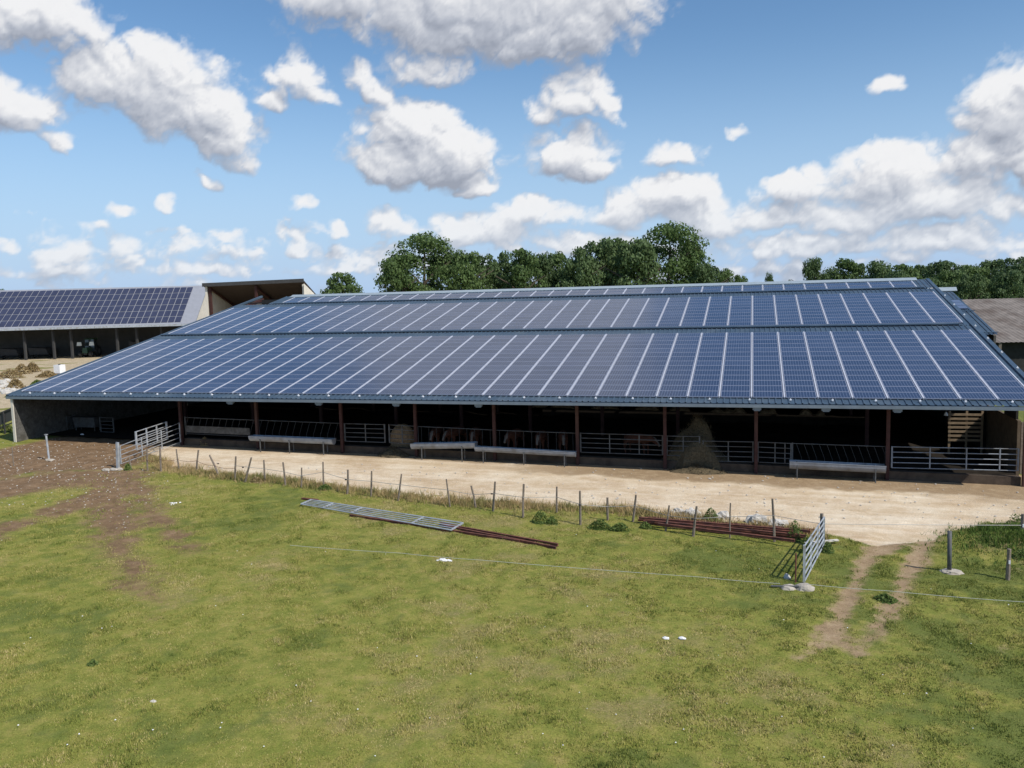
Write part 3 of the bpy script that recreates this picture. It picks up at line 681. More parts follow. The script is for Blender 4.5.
for k, (pa, pb) in enumerate(((530, 548), (549, 575), (588, 622), (634, 664), (667, 693), (707, 753), (758, 780), (792, 826))):
    a = atY(pa, 411, 17.9); c = atY(pb, 411, 17.9)
    b = MB(); nn = 14
    top = []
    for i in range(nn + 1):
        x = a.x + (c.x - a.x) * i / nn; zt = gz(x) + 1.2 + .55 * noise.noise(Vector((x * 1.7, k, 0))) - .5 * (abs(i / nn - .5) * 2) ** 4; yy = 17.85 + .12 * noise.noise(Vector((x * 2, 3, k)))
        b.v += [(x, yy - .05, gz(x) + .86), (x, yy, max(gz(x) + .9, zt - .12)), (x, yy + .25, zt), (x, 19.0, zt - .1), (x, 19.1, gz(x) + .8)]
    for i in range(nn):
        for j in range(4): q = i * 5 + j; b.f.append((q, q + 5, q + 6, q + 1))
    b.f.append((0, 1, 2, 3, 4)); b.f.append(tuple(nn * 5 + j for j in range(5))[::-1])
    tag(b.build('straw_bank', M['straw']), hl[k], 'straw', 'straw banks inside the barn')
b = MB()
for i in range(40):
    xa = -16 + .6 * i; xb = xa + .6; ja = .08 * noise.noise(Vector((xa, 1, 5))); jb = .08 * noise.noise(Vector((xb, 1, 5)))
    b.quad((xa, 17.55, gz(xa)), (xb, 17.55, gz(xb)), (xb, 17.7, gz(xb) + .9 + jb), (xa, 17.7, gz(xa) + .9 + ja)); b.quad((xa, 17.7, gz(xa) + .9 + ja), (xb, 17.7, gz(xb) + .9 + jb), (xb, 19.4, gz(xb) + .92 + jb), (xa, 19.4, gz(xa) + .92 + ja))
b.build('shade_ledge', M['litter'], barn)  # dark ledge added under the straw, standing in for the shade below it
# slatted hurdle in the sun inside the right end
t = thing('slatted_hurdle', 'slatted wooden hurdle catching sunlight inside the right end of the barn', 'hurdle', (11.3, 8.0, -.2))
for k in range(7):
    y_ = 440 - k * 4.25; a = atY(948, y_, 8.0); c = atY(982.5, y_ + .3, 8.0); MB().beam(a, c, .05, .13).build('slat', M['woodpale'], t)
for px in (949, 966, 981.5):
    a = atY(px, 443, 8.06); c = atY(px, 411, 8.06); MB().beam((a.x, 8.06, gz(a.x)), (a.x, 8.06, c.z), .12, .05, (0, 1, 0)).build('upright', M['woodpale'], t)
a = atY(946, 412, 6.0)
t2 = thing('hanging_lamp', 'small pale lamp hanging inside the barn above the longest gate', 'lamp', a)
MB().tube([a, (a.x, a.y, roofz(6) - .3)], .01, 5).build('cord', M['black'], t2); MB().tube([a - Vector((0, 0, .2)), a], .12, 10, .04).build('shade', M['hook'], t2)
t = thing('board_wall', 'weathered brown board wall standing outside the right end of the barn', 'wall', (15.5, 4.2, gz(15)))
MB().box(14.0, 22, 4.2, 4.3, gz(15) - .2, 2.5).build('boards', M['brownwall'], t)
for x in (14.1, 17.5, 21.5): MB().box(x - .06, x + .06, 4.08, 4.19, gz(15) - .2, 2.6).build('post', M['wood'], t)
# containers inside the left end
for (pa, pb, lab) in ((42, 68, 'long grey feed bin against the left barn wall, nearer the corner'), (73, 95, 'shorter grey feed bin to the right of the longer one')):
    a = ground(pa, 431); c = ground(pb, 433); Y = 3.6; a = atY(pa, 430, Y); c = atY(pb, 431, Y)
    t = thing('feed_bin', lab, 'feed bin', ((a.x + c.x) / 2, Y, gz(a.x)), 'grey feed bins inside the left end')
    z0 = gz(a.x) + .35; b = MB(); b.hexa([(a.x + .1, Y + .1, z0), (c.x - .1, Y + .1, z0), (c.x - .1, Y + .7, z0), (a.x + .1, Y + .7, z0), (a.x, Y, z0 + .75), (c.x, Y, z0 + .75), (c.x, Y + .8, z0 + .75), (a.x, Y + .8, z0 + .75)])
    b.build('tank', M['galvshade'], t)
    for x in (a.x + .15, c.x - .15):
        for yy in (Y + .15, Y + .65): MB().box(x - .03, x + .03, yy - .03, yy + .03, gz(x) - .1, z0 - .002).build('leg', M['galvshade'], t)
a = atY(100, 417.5, 3.4); c = atY(113, 418, 3.4)
rail_gate('barred_gate', 'small dark barred gate inside the left end of the barn', a.x, c.x, a.z - 1.05, a.z, c.z - 1.05, c.z, 5, [], M['galvshade'], 3.4)
b = MB(); q = ground(82, 436); b.blob(q + Vector((0, 0, .05)), .2, .15, .12, 3); tag(b.build('scrap_sack', M['plastic']), 'crumpled pale sack on the floor by the feed bins', 'sack')

# ------------------------------------------------------------------ cattle
def skin_mesh(verts, edges, radii, name, m_, sub=1):
    me = bpy.data.meshes.new(name); me.from_pydata(verts, edges, []); o = bpy.data.objects.new(name, me); COL.objects.link(o)
    sk = o.modifiers.new('s', 'SKIN'); sk.use_smooth_shade = True; ss = o.modifiers.new('u', 'SUBSURF'); ss.levels = sub; ss.render_levels = sub
    for i, r in enumerate(radii): me.skin_vertices[0].data[i].radius = (r[0], r[1]) if isinstance(r, tuple) else (r, r); me.skin_vertices[0].data[i].use_root = i == 0
    dg = bpy.context.evaluated_depsgraph_get(); nm = bpy.data.meshes.new_from_object(o.evaluated_get(dg)); bpy.data.objects.remove(o); nm.name = name
    nm.materials.clear(); nm.materials.append(m_); return nm
# cow faces -Y (towards the yard), origin on the ground
cv = [(0, .9, 1.08), (0, .45, 1.02), (0, -.1, 1.03), (0, -.5, 1.12), (0, -.82, 1.12), (0, -1.08, 1.02), (0, -1.3, .84), (0, -1.44, .68),
      (.22, .85, .8), (.24, .98, .48), (.24, .9, .04), (-.22, .85, .8), (-.24, .98, .48), (-.24, .9, .04),
      (.19, -.42, .72), (.2, -.45, .42), (.2, -.44, .04), (-.19, -.42, .72), (-.2, -.45, .42), (-.2, -.44, .04),
      (0, 1.12, 1.15), (0, 1.22, .85), (0, 1.2, .45),
      (.2, -1.06, 1.10), (-.2, -1.06, 1.10)]
ce = [(0, 1), (1, 2), (2, 3), (3, 4), (4, 5), (5, 6), (6, 7), (0, 8), (8, 9), (9, 10), (0, 11), (11, 12), (12, 13), (3, 14), (14, 15), (15, 16), (3, 17), (17, 18), (18, 19), (0, 20), (20, 21), (21, 22), (5, 23), (5, 24)]
cr_ = [(.30, .30), (.34, .36), (.33, .35), (.27, .30), (.17, .21), (.14, .15), (.11, .11), (.085, .08), .15, .07, .05, .15, .07, .05, .12, .065, .05, .12, .065, .05, .05, .03, .05, .035, .035]
cow_me = skin_mesh(cv, ce, cr_, 'cow', M['cow'])
cow_me.materials.append(M['cowface'])
for p in cow_me.polygons:
    if p.center.y < -1.0 and abs(p.center.x) < .07: p.material_index = 1
cl = ['red brown cow with a pale face behind the stub trough', 'dark red cow second from the left behind the troughs', 'brown cow just left of the middle column', 'red cow just right of the middle column',
      'red brown cow with a white blaze above the middle trough', 'brown cow behind the right end of the middle trough', 'brown cow seen between the bars of the wide five bar gate', 'brown cow standing deeper in the barn behind the rightmost trough']
for k, (px, yy, rz) in enumerate(((437, 2.85, 5), (455, 3.0, -12), (475, 3.1, 10), (514, 3.0, -8), (541, 2.85, 4), (563, 3.1, 14), (640, 3.2, 60))):
    P = atY(px, 435, yy); o = bpy.data.objects.new('cow', cow_me); COL.objects.link(o); o.location = (P.x, yy, gz(P.x) + .26); o.rotation_euler = (0, 0, R(rz)); o.scale = (1, 1, 1)
    tag(o, cl[k], 'cow', 'cattle at the feed front')

# ------------------------------------------------------------------ foreground fence
posts = [(129.5, 457, 131.5, 469), (147, 449, 147.5, 471), (160, 447.5, 161, 471), (176.3, 449, 179.4, 469.5), (198.5, 450, 196.3, 471), (209.5, 455, 219.6, 475.5), (235.8, 456.4, 234.8, 479.8),
         (251.4, 457.4, 244.5, 482), (263.9, 460, 264.9, 482), (283, 462.3, 285.4, 486), (301.6, 467.7, 301, 488), (323, 461.9, 323.7, 488), (347.9, 469.7, 347, 494), (371.6, 471, 370.7, 497),
         (401.5, 474, 397.6, 501), (446.3, 479, 450.4, 507), (471.2, 485.7, 476, 508), (495.2, 481.6, 492.7, 511.5), (523.8, 484, 522.8, 518), (556.9, 486.6, 556.6, 513), (580, 490.8, 580.3, 525), (607.5, 497.5, 607.8, 521),
         (636, 495, 632.4, 522), (669.3, 505.4, 665, 531), (696.8, 506.3, 692.7, 537), (730.5, 503, 730, 538), (772.4, 498.7, 774.5, 541.5)]
tops = []
for k, (xt, yt, xb, yb) in enumerate(posts):
    B = ground(xb, yb); Tp = atY(xt, yt, B.y)
    b = MB(); w = .035 if k == 25 else random.uniform(.045, .06)
    j = Vector((random.uniform(-.02, .02), random.uniform(-.02, .02), 0))
    b.tube([B - Vector((0, 0, .15)), B.lerp(Tp, .5) + j, Tp], w, 7, w * .8, .12)
    lean = 'leaning left' if xt < xb - 3 else 'leaning right' if xt > xb + 2.5 else 'upright'
    if k == 25: lean = 'thin upright'
    t = thing('fence_stake', '%s weathered wooden stake, %s from the left in the field fence' % (lean, ORD[k]), 'fence stake', B, 'wooden stakes of the field fence')
    b.build('stake', M['wood'], t); 
    if k in (5, 7, 12, 17, 20, 24): MB().box(B.x - .05, B.x + .05, B.y - .07, B.y - .055, B.lerp(Tp, .6).z - .03, B.lerp(Tp, .6).z + .03).build('insulator', M['black'], t)
    tops.append((B, Tp))
def wire(label, pts, r, m_, sag=.05, cat='fence wire'):
    b = MB(); L_ = []
    for a, c in zip(pts[:-1], pts[1:]):
        for i in range(6):
            f = i / 6; p = a.lerp(c, f); L_.append(p - Vector((0, 0, sag * 4 * f * (1 - f))))
    L_.append(pts[-1]); b.tube(L_, r, 5); return tag(b.build('fence_wire', m_), label, cat)
gate_post_B = ground(821.5, 547); end_post = ground(1007.6, 580); back_post = ground(1022, 546)
wp = [B.lerp(Tp, .62) + Vector((0, -.06, 0)) for B, Tp in tops[6:]]
wp += [Vector((gate_post_B.x, gate_post_B.y - .06, gate_post_B.z + .95)), Vector((back_post.x, back_post.y - .06, back_post.z + .85)), Vector((back_post.x + 6, back_post.y + 1, back_post.z + .85))]
wire('thin grey wire strung along the wooden stakes above the gravel track', wp, .012, M['wire'], .008)
wp = [B.lerp(Tp, .5) + Vector((0, -.06, 0)) for B, Tp in tops[1:7]]
wire('slack rusty wire between the leftmost stakes', wp, .010, M['rust'], .08)
z3 = .35
wp = [ground(x, y, z3) for x, y in ((290, 545.2), (400, 553), (480, 560), (700, 577), (780, 583.5))]
wire('pale low electric rope crossing the grass to the open gate', wp, .009, M['rope'], .02, 'electric rope')
wp = [ground(x, y, z3) for x, y in ((806, 584), (890, 591), (1024, 602), (1120, 611))]
wire('pale low electric rope crossing the wheel tracks on the right', wp, .009, M['rope'], .02, 'electric rope')
# right end post + back post
for (xt, yt, B, lab) in ((1009.2, 549, end_post, 'thick dark wooden post near the right edge in front of the hummock'), (1023, 514, back_post, 'wooden post behind the hummock at the right edge')):
    Tp = atY(xt, yt, B.y); t = thing('fence_post', lab, 'fence post', B)
    MB().tube([B - Vector((0, 0, .2)), Tp], .08, 8, .065, .06).build('stake', M['wood'], t)
    MB().box(Tp.x - .03, Tp.x + .03, Tp.y - .12, Tp.y - .085, Tp.z - .5, Tp.z - .38).build('insulator', M['hook'], t)
# galvanised post with concrete base (right)
B = ground(949.4, 572); Tp = atY(949.7, 531.3, B.y)
t = thing('gate_post', 'tall galvanised steel post standing in a round concrete footing', 'gate post', B)
MB().tube([B - Vector((0, 0, .1)), Tp], .075, 12).build('post', M['galvshade'], t, True)
MB().blob(B + Vector((.05, -.02, 0)), .40, .30, .10, 9, .3, 1.9, 18, 8).build('footing', M['concrete'], t)
# steel post left with footing
B = ground(49.2, 460); Tp = atY(46, 435, B.y)
t = thing('gate_post', 'leaning pale steel post in a concrete footing on the bare soil at left', 'gate post', B)
MB().tube([B - Vector((0, 0, .1)), Tp], .06, 10).build('post', M['galv'], t); MB().box(Tp.x - .09, Tp.x + .09, Tp.y - .06, Tp.y + .06, Tp.z, Tp.z + .05).build('cap', M['galv'], t)
MB().blob(B + Vector((.1, -.1, 0)), .38, .25, .10, 19, .35, 1.8, 16, 8).build('footing', M['concrete'], t)
B = ground(13.7, 466); Tp = atY(12, 447, B.y); t = thing('fence_stake', 'thin rusty stake alone on the bare soil at the far left', 'fence stake', B)
MB().tube([B - Vector((0, 0, .1)), Tp], .03, 6).build('stake', M['wood'], t)
# debris slabs by the left gate
b = MB(); q = ground(113, 470)
for dx, dy, s_ in ((-.35, -.15, .28), (.0, .05, .3), (.35, .15, .22)): b.blob(q + Vector((dx, dy, 0)), s_, s_ * .6, .12, int(dx * 10) + 20, .3, 2, 10, 6)
tag(b.build('concrete_rubble', M['concrete']), 'flat broken concrete lumps at the foot of the left gate post', 'rubble')

# ------------------------------------------------------------------ left gates
B = ground(118, 468.5); Tp = atY(117.3, 442.5, B.y)
t = thing('gate_post', 'square bright galvanised post holding the left swing gate', 'gate post', B)
MB().beam(B - Vector((0, 0, .1)), Tp, .14, .14, (0, 1, 0)).build('post', M['galv'], t)
P0 = B + Vector((.1, .15, 0)); P1 = ground(186, 436.5); P1 = Vector((-36.95, .9, gz(-37)))
def sgate(label, A, C, za, zb, zc, zd, rails, mids, m_, r=.026):
    return rail_gate('barred_gate', label, A.x, C.x, za, zb, zc, zd, rails, mids, m_, group='barred gates at the left entrance', r=r, ya=A.y, yb=C.y)
e1 = P0.lerp(P1, .80)
sgate('thin railed gate running from the square post back towards the barn', P0, P1, gz(P0.x) + .25, gz(P0.x) + 1.3, gz(P1.x) + .2, gz(P1.x) + 1.5, 5, [.33, .66], M['galv'], .022)
q0 = ground(137.5, 457); q1 = ground(168, 446.5); off = Vector((-.0, -.0, 0))
tA = atY(138, 432, q0.y).z; tB = atY(167, 422, q1.y).z
sgate('taller bright galvanised gate lapped against the thin railed one', q0, q1, tA - 1.15, tA, tB - 1.15, tB, 5, [.33, .66], M['galv'], .03)
# fence fragment left outside barn
t = thing('board_fence', 'grey board fence with a dark top rail at the far left beside the barn wall', 'fence', (-52.5, 1.8, .9))
A = atY(-14, 419, 1.8); C_ = atY(15, 407, 1.8); A.z -= 0
MB().beam(A, C_, .08, .10).build('rail', M['post_dark'], t); D = Vector((0, 0, -.55)); MB().beam(A + D + Vector((0, .05, .1)), C_ + D + Vector((0, .05, .1)), .04, .75).build('board', M['farwall'], t)
MB().beam(A + D * 1.9, C_ + D * 1.9, .06, .08).build('rail', M['post_dark'], t)
for f in (.3, .62, .97):
    p = A.lerp(C_, f); MB().beam(Vector((p.x, p.y - .06, gz(p.x) - .1)), p + Vector((0, -.06, 0)), .08, .08, (0, 1, 0)).build('post', M['post_dark'], t)

# ------------------------------------------------------------------ right open gate (standing at an angle)
H = ground(804, 583.5); E_ = ground(823.5, 548)
H.z = gz(H.x); hz0 = H.z + .05; top_h = atY(805.5, 546, H.y).z; Etop = atY(822.8, 517.5, E_.y).z; Ebot = atY(823, 545, E_.y).z
t = rail_gate('field_gate', 'open galvanised field gate standing ajar on a concrete lump at right', H.x, E_.x, hz0, top_h, Ebot, Etop, 6, [.33, .66], M['galv'], ya=H.y, yb=E_.y, r=.028, group=None)
B = gate_post_B; Tp = atY(821.8, 513.5, B.y); t = thing('fence_post', 'round wooden post at the far end of the open field gate', 'fence post', B)
MB().tube([B - Vector((0, 0, .1)), Tp], .07, 8, .065).build('stake', M['wood'], t)
b = MB(); q = ground(804, 589); b.blob(q, .34, .27, .2, 31, .3, 1.6, 16, 8); tag(b.build('concrete_footing', M['concrete']), 'round concrete lump under the open field gate hinge', 'concrete footing')
b = MB(); q = ground(788, 588.5); b.blob(q, .26, .2, .14, 32, .3, 1.6, 14, 8); tag(b.build('concrete_footing', M['concrete']), 'flatter concrete lump left of the gate hinge', 'concrete footing')
b = MB(); q = ground(787, 579); b.blob(q, .13, .12, .2, 33, .3, 2, 12, 8); tag(b.build('stone_block', M['stone']), 'pale stone left of the open gate between its shadows', 'stone')
a = ground(771, 586, .06); c = ground(799, 586.5, .12); tag(MB().tube([a, c], .035, 8).build('steel_pipe', M['galvshade']), 'short grey pipe lying by the foot of the open gate', 'pipe')
a = ground(795.5, 583); c = atY(796, 553, a.y); tag(MB().tube([a, c], .025, 6).build('iron_bar', M['rust']), 'thin rusty bar upright left of the open gate', 'iron bar')
a = ground(805, 543, .1); c = ground(838, 540, .12); tag(MB().beam(a, c, .14, .05).build('white_plank', M['cream']), 'pale plank lying behind the open field gate', 'plank')

# ------------------------------------------------------------------ things lying in the field
# galvanised gate lying flat
c0, c1, c2, c3 = [ground(x, y, .12) for x, y in ((301, 504), (311, 499.8), (463, 523), (451, 530))]
t = thing('lying_gate', 'galvanised gate lying flat in the grass near the stake fence', 'gate', ground(385, 514))
for k in range(5):
    f = k / 4; MB().tube([c0.lerp(c1, f), c3.lerp(c2, f)], .024 if k % 4 else .034, 6).build('rail', M['galv'], t)
for f in (0, .16, .36, .76, 1):
    MB().beam(c0.lerp(c3, f), c1.lerp(c2, f), .06, .06).build('crossbar', M['galv'], t)
def bars(label, defs, r, n, name='steel_bar', group=None, m_='rust', h=.09):
    for k, (x0, y0, x1, y1, z) in enumerate(defs):
        a = ground(x0, y0, z); c = ground(x1, y1, z); b = MB(); b.beam(a, c, r, h)
        b.beam(a + Vector((0, 0, h * .5 + .01)), c + Vector((0, 0, h * .5 + .01)), r * 1.3, .015)
        tag(b.build(name, M[m_]), label[k], 'steel bar', group)
bars(['upper rusty steel bar poking out from under the flat gate', 'middle rusty steel bar poking out from under the flat gate', 'lowest rusty steel bar poking out from under the flat gate'],
     [(440, 524, 558, 545, .05), (443, 526, 556, 548, .05), (350, 515.5, 520, 541.5, .04)], .07, 3, group='rusty bars by the flat gate')
bars(['short rusty bar under the left end of the flat gate'], [(302, 499, 318, 500.5, .05)], .1, 1)
ad = []
dl = ['topmost back', 'back', 'second back', 'middle', 'second middle', 'front', 'second front', 'lowest front', 'long thin front', 'short rear']
for k in range(10):
    ad.append((632 + random.uniform(0, 14) + k * 1.5, 517.5 + k * .75, 808 - random.uniform(0, 26) + (k < 2) * 10, 530.5 + k * 1.15, .04 + .075 * ((k * 3) % 4)))
bars(['%s rusty red beam of the pile behind the stake fence' % d for d in dl], ad, .085, 10, 'steel_beam', 'rusty red beams in a pile', h=.09)
for (px, py, s_, z, lab) in ((691, 519, .42, .34, 'pale grey boulder behind the left part of the beam pile'), (678, 516, .35, .25, 'small pale stone at the left of the boulder'), (757, 525, .48, .34, 'white rounded lump behind the beam pile near the thin stake'),
                             (779, 528, .45, .25, 'low white lump at the right end of the beam pile'), (722, 520, .36, .28, 'white lump in the middle behind the beam pile')):
    q = ground(px, py); b = MB(); b.blob(q + Vector((0, .4, 0)), s_, s_ * .6, z, int(px), .45, 2.2, 22, 12); tag(b.build('boulder', M['stone']), lab, 'boulder', 'pale lumps behind the beams')
# small white things
b = MB(); q = ground(443, 561); b.blob(q, .20, .09, .10, 50, .5, 2.5, 12, 7); b.blob(q + Vector((.22, .04, 0)), .14, .07, .06, 51, .5, 2.5, 10, 6); b.blob(q + Vector((-.17, -.04, 0)), .12, .07, .05, 53, .5, 2.5, 10, 6)
tag(b.build('plastic_scrap', M['plastic']), 'crumpled white plastic scrap on the grass below the flat gate', 'plastic scrap')
for px, py, lab in ((666, 638.5, 'left small white scrap of a pair on the grass'), (682, 638.5, 'right small white scrap of a pair on the grass')):
    b = MB(); b.blob(ground(px, py), .11, .06, .05, px, .5, 2.5, 10, 6); tag(b.build('plastic_scrap', M['plastic']), lab, 'plastic scrap')
b = MB(); b.blob(ground(153, 702), .10, .07, .05, 3, .3, 2, 10, 6); tag(b.build('small_stone', M['stone']), 'single pale stone in the grass near the bottom left', 'stone')
b = MB(); q = ground(173, 504)
for k in range(16):
    d = Vector((random.gauss(0, .3), random.gauss(0, .14), 0)); b.blob(q + d, .05, .05, .05, k, .4, 2, 8, 5)
tag(b.build('white_flowers', M['plastic']), 'patch of tiny white flowers in the grass at upper left', 'flowers', kind='stuff')
# stones scattered on the bare soil (uncountable)
b = MB()
for k in range(480):
    px = random.uniform(-5, 170) if k % 3 else random.uniform(0, 120); py = random.uniform(444, 505) if k % 3 else random.uniform(442, 480)
    q = ground(px, py)
    if px > 120 and py < 466: continue
    s_ = random.choice((.015, .02, .03, .04)); b.blob(q + Vector((0, 0, .0)), s_ * 1.3, s_, s_ * .8, k, .3, 2, 6, 4)
tag(b.build('loose_stones', M['stone']), 'pale pebbles scattered over the bare soil at left', 'stones', kind='stuff')
b = MB()
for k in range(700):
    px = random.uniform(190, 1020); py = random.uniform(462, 520); q = ground(px, py)
    if q.y > .6 or q.y < np.interp(q.x, ex, ey): continue
    s_ = random.choice((.015, .02, .03, .045)); b.blob(q + Vector((0, 0, .0)), s_ * 1.3, s_, s_ * .8, k, .3, 2, 6, 4)
tag(b.build('track_stones', M['stone']), 'loose limestone chips on the gravel track', 'stones', kind='stuff')
b = MB()
for k in range(60):
    px = random.uniform(0, 1024); py = random.uniform(535, 768); q = ground(px, py); s_ = random.choice((.012, .018, .022)); b.blob(q + Vector((0, 0, .05)), s_, s_, s_ * .6, k, .3, 2, 5, 4)
tag(b.build('tiny_flowers', M['plastic']), 'tiny white flower heads dotted through the pasture', 'flowers', kind='stuff')

# ------------------------------------------------------------------ weeds
def leaf_cluster(n, rx, ry, rz, size, seed, lean=.0):
    r = np.random.default_rng(seed); b = MB()
    for _ in range(n):
        th = r.uniform(0, 2 * np.pi); rr = r.random() ** .6; z = r.random() ** .8
        c = Vector((math.cos(th) * rr * rx * (1 - .5 * z), math.sin(th) * rr * ry * (1 - .5 * z), z * rz * (1 - .5 * rr * rr)))
        a = Vector(r.normal(size=3)).normalized(); u = a.cross(Vector(r.normal(size=3))).normalized(); w = a.cross(u); s_ = size * r.uniform(.5, 1.3)
        b.quad(c - u * s_ * .35, c + w * s_ * .6, c + u * s_ * .35, c - w * s_ * .6)
    return b
weeds = [(541, 523, .55, .30, .45, 'weed', 'leafy green weed clump beside the ninth-last stake'), (552, 524, .4, .3, .28, 'weed', 'smaller leafy weed touching the larger clump near the middle stakes'),
         (600, 529, .7, .3, .35, 'weed', 'spreading green weeds at the foot of two middle stakes'), (620, 531, .6, .3, .3, 'weed', 'green weeds just left of the beam pile'), (646, 529, .4, .25, .25, 'weed', 'low green tuft in front of the left end of the beam pile'),
         (711, 522, .5, .3, .5, 'weed', 'green weeds growing behind the beam pile'), (795, 541, .45, .35, .7, 'weed', 'dark bushy weed left of the open field gate'), (806, 552, .3, .3, .55, 'weed', 'weed growing through the foot of the open field gate'),
         (828, 552, .3, .3, .35, 'weed', 'weed just right of the open field gate'), (325, 490, .6, .3, .25, 'weed', 'low weeds at the foot of the twelfth stake'), (256, 483, .5, .3, .3, 'dryweed', 'dry weeds between the crossing stakes at left'),
         (1001, 541, .5, .4, .55, 'weed', 'leafy clump on the left side of the hummock'), (1016, 534, .7, .5, .7, 'weed', 'tall leafy clump on top of the hummock'), (1022, 562, .6, .4, .4, 'weed', 'leafy clump low on the hummock at the right edge'),
         (205, 445, .6, .3, .45, 'dryweed', 'dry stalks on the track in front of the left feed barrier'), (128, 470, .3, .25, .35, 'weed', 'small weed at the stub stake by the square post'), (885, 600, .5, .4, .18, 'weed', 'low green tuft between the wheel tracks'),
         (93, 633 + 32, .25, .2, .12, 'weed', 'small dark green tuft in the pasture at lower left'), (5, 432, 1.3, .8, .5, 'weed', 'bright green grass clump under the board fence at far left')]
for k, (px, py, rx, ry, rz, m_, lab) in enumerate(weeds):
    q = ground(px, py); b = leaf_cluster(int(420 * (rx / .5)), rx, ry, rz * 1.35, .075, k); b.blob((0, 0, .0), rx * .75, ry * .75, rz * .2, k, .4, 2, 10, 6); b.v = [(x + q.x, y + q.y, z + q.z - .03) for x, y, z in b.v]
    tag(b.build('weed_clump', M[m_]), lab, 'weeds', 'weed clumps around the yard')
# courtyard growth
cw = [(10, 378, 2.6, 1.4, 1.3, 'dryweed', 'low dry bush at the far left of the courtyard'), (33, 372, 1.6, 1.0, 1.5, 'dryweed', 'yellowish bush in the middle of the courtyard'), (22, 374, 1.8, 1.2, 1.5, 'dryweed', 'dry bush between the courtyard bushes'),
      (48, 377, 2.0, 1.2, .9, 'dryweed', 'low dry growth at the right of the courtyard bushes'), (16, 388, 1.3, 1, 1.2, 'dryweed', 'straggly dry stalks above the rubble'), (20, 397, 2.2, 1.0, .5, 'weed', 'green fringe of weeds behind the barn corner'), (38, 388, 1.6, .8, 1.0, 'weed', 'weeds half hidden by the barn roof edge')]
for k, (px, py, rx, ry, rz, m_, lab) in enumerate(cw):
    q = ground(px, py); b = leaf_cluster(700, rx, ry, rz, .22, k + 60); b.v = [(x + q.x, y + q.y, z + q.z - .05) for x, y, z in b.v]
    tag(b.build('courtyard_bush', M[m_]), lab, 'bush', 'bushes in the courtyard')
b = MB()
for k in range(60):
    q = ground(random.uniform(-6, 20), random.uniform(380, 394)); s_ = random.uniform(.15, .45); b.blob(q, s_ * 1.3, s_, s_ * .8, k, .3, 2, 8, 5)
tag(b.build('rubble_heap', M['stone']), 'heap of pale rubble on the courtyard at the left edge', 'rubble', kind='stuff')
q = ground(60, 374); t = thing('storage_tank', 'pale boxy tank standing on the courtyard beyond the roof edge', 'tank', q)
b = MB(); b.box(q.x - .5, q.x + .5, q.y - .5, q.y + .5, q.z + .15, q.z + 1.25); b.build('body', M['plastic'], t)
b = MB(); b.box(q.x - .6, q.x + .6, q.y - .6, q.y + .6, q.z, q.z + .149); b.build('base', M['wood'], t)
MB().tube([(q.x, q.y, q.z + 1.25), (q.x, q.y, q.z + 1.35)], .15, 10).build('lid', M['black'], t)

# ------------------------------------------------------------------ far barn at left
A = ground(0, 361); Bq = ground(130, 357); d1 = (Bq - A); d1.z = 0; d1.normalize(); nrm = Vector((-d1.y, d1.x, 0))
gzf = gz(-100)
def FB(s, t_, z): p = A + d1 * s + nrm * t_; return Vector((p.x, p.y, z))
def solve_s(px, py, zz=None, tt=0):   # distance along the front line of a picture column
    best = None
    d = ray(px, py); o = CAM; a = A + nrm * tt
    den = d.x * d1.y - d.y * d1.x; k = ((a.x - o.x) * d1.y - (a.y - o.y) * d1.x) / den
    P = o + d * k; return (P - a).dot(d1), P.z
sR, zR = solve_s(196, 322); _, ez0 = solve_s(0, 329.5); _, ez1 = solve_s(150, 323.5)
EZ = (ez0 + ez1) / 2; sEnd, _ = solve_s(197, 320, tt=0)
sL = -30; run = 9
_, rz0 = solve_s(0, 290, tt=run); _, rz1 = solve_s(190, 286, tt=run); RZf = (rz0 + rz1) / 2
sE2 = solve_s(208, 284, tt=run)[0]
fb = thing('machinery_barn', 'long open machinery barn with solar panelled roof across the courtyard', 'barn', FB(10, 0, gzf))
def FR(s, f, n=0): p = FB(s, -1 + (run + 1) * f, EZ - .0 + (RZf - EZ) * f); return p + Vector((0, 0, n))
sEr = sE2
b = MB(); b.hexa([FR(sL, 0, -.25), FR(sEr, 0, -.25), FR(sEr, 1, -.25), FR(sL, 1, -.25), FR(sL, 0), FR(sEr, 0), FR(sEr, 1), FR(sL, 1)]); b.build('roof', M['palesheet'], fb)
b = MB(); b.beam(FR(sL, 0, -.2) + nrm * -.12, FR(sEr, 0, -.2) + nrm * -.12, .18, .35); b.build('gutter', M['galv'], fb)
# back slope + walls
b = MB(); b.hexa([FR(sL, 1, -.25), FR(sEr, 1, -.25), FB(sEr, run + 9, EZ), FB(sL, run + 9, EZ), FR(sL, 1, -.01), FR(sEr, 1, -.01), FB(sEr, run + 9, EZ + .25), FB(sL, run + 9, EZ + .25)]); b.build('roof', M['palesheet'], fb)
b = MB(); b.hexa([FB(sL, 9, gzf - .3), FB(sEr - 1.2, 9, gzf - .3), FB(sEr - 1.2, 9.3, gzf - .3), FB(sL, 9.3, gzf - .3), FB(sL, 9, EZ + 2.0), FB(sEr - 1.2, 9, EZ + 2.0), FB(sEr - 1.2, 9.3, EZ + 2.0), FB(sL, 9.3, EZ + 2.0)]); b.build('wall', M['farwall'], fb)
b = MB()
pts = [FB(sEr - 1.0, 0, gzf - .3), FB(sEr - 1.0, run + 8.5, gzf - .3), FB(sEr - 1.0, run + 8.5, EZ - .2), FR(sEr - 1.0, 1, -.4), FB(sEr - 1.0, 0, EZ - .2)]
o_ = d1 * .25; b.quad(*pts); b.quad(*[p + o_ for p in pts][::-1])
for i in range(5): p, q = pts[i], pts[(i + 1) % 5]; b.quad(p, q, q + o_, p + o_)
b.build('wall', M['cream'], fb)
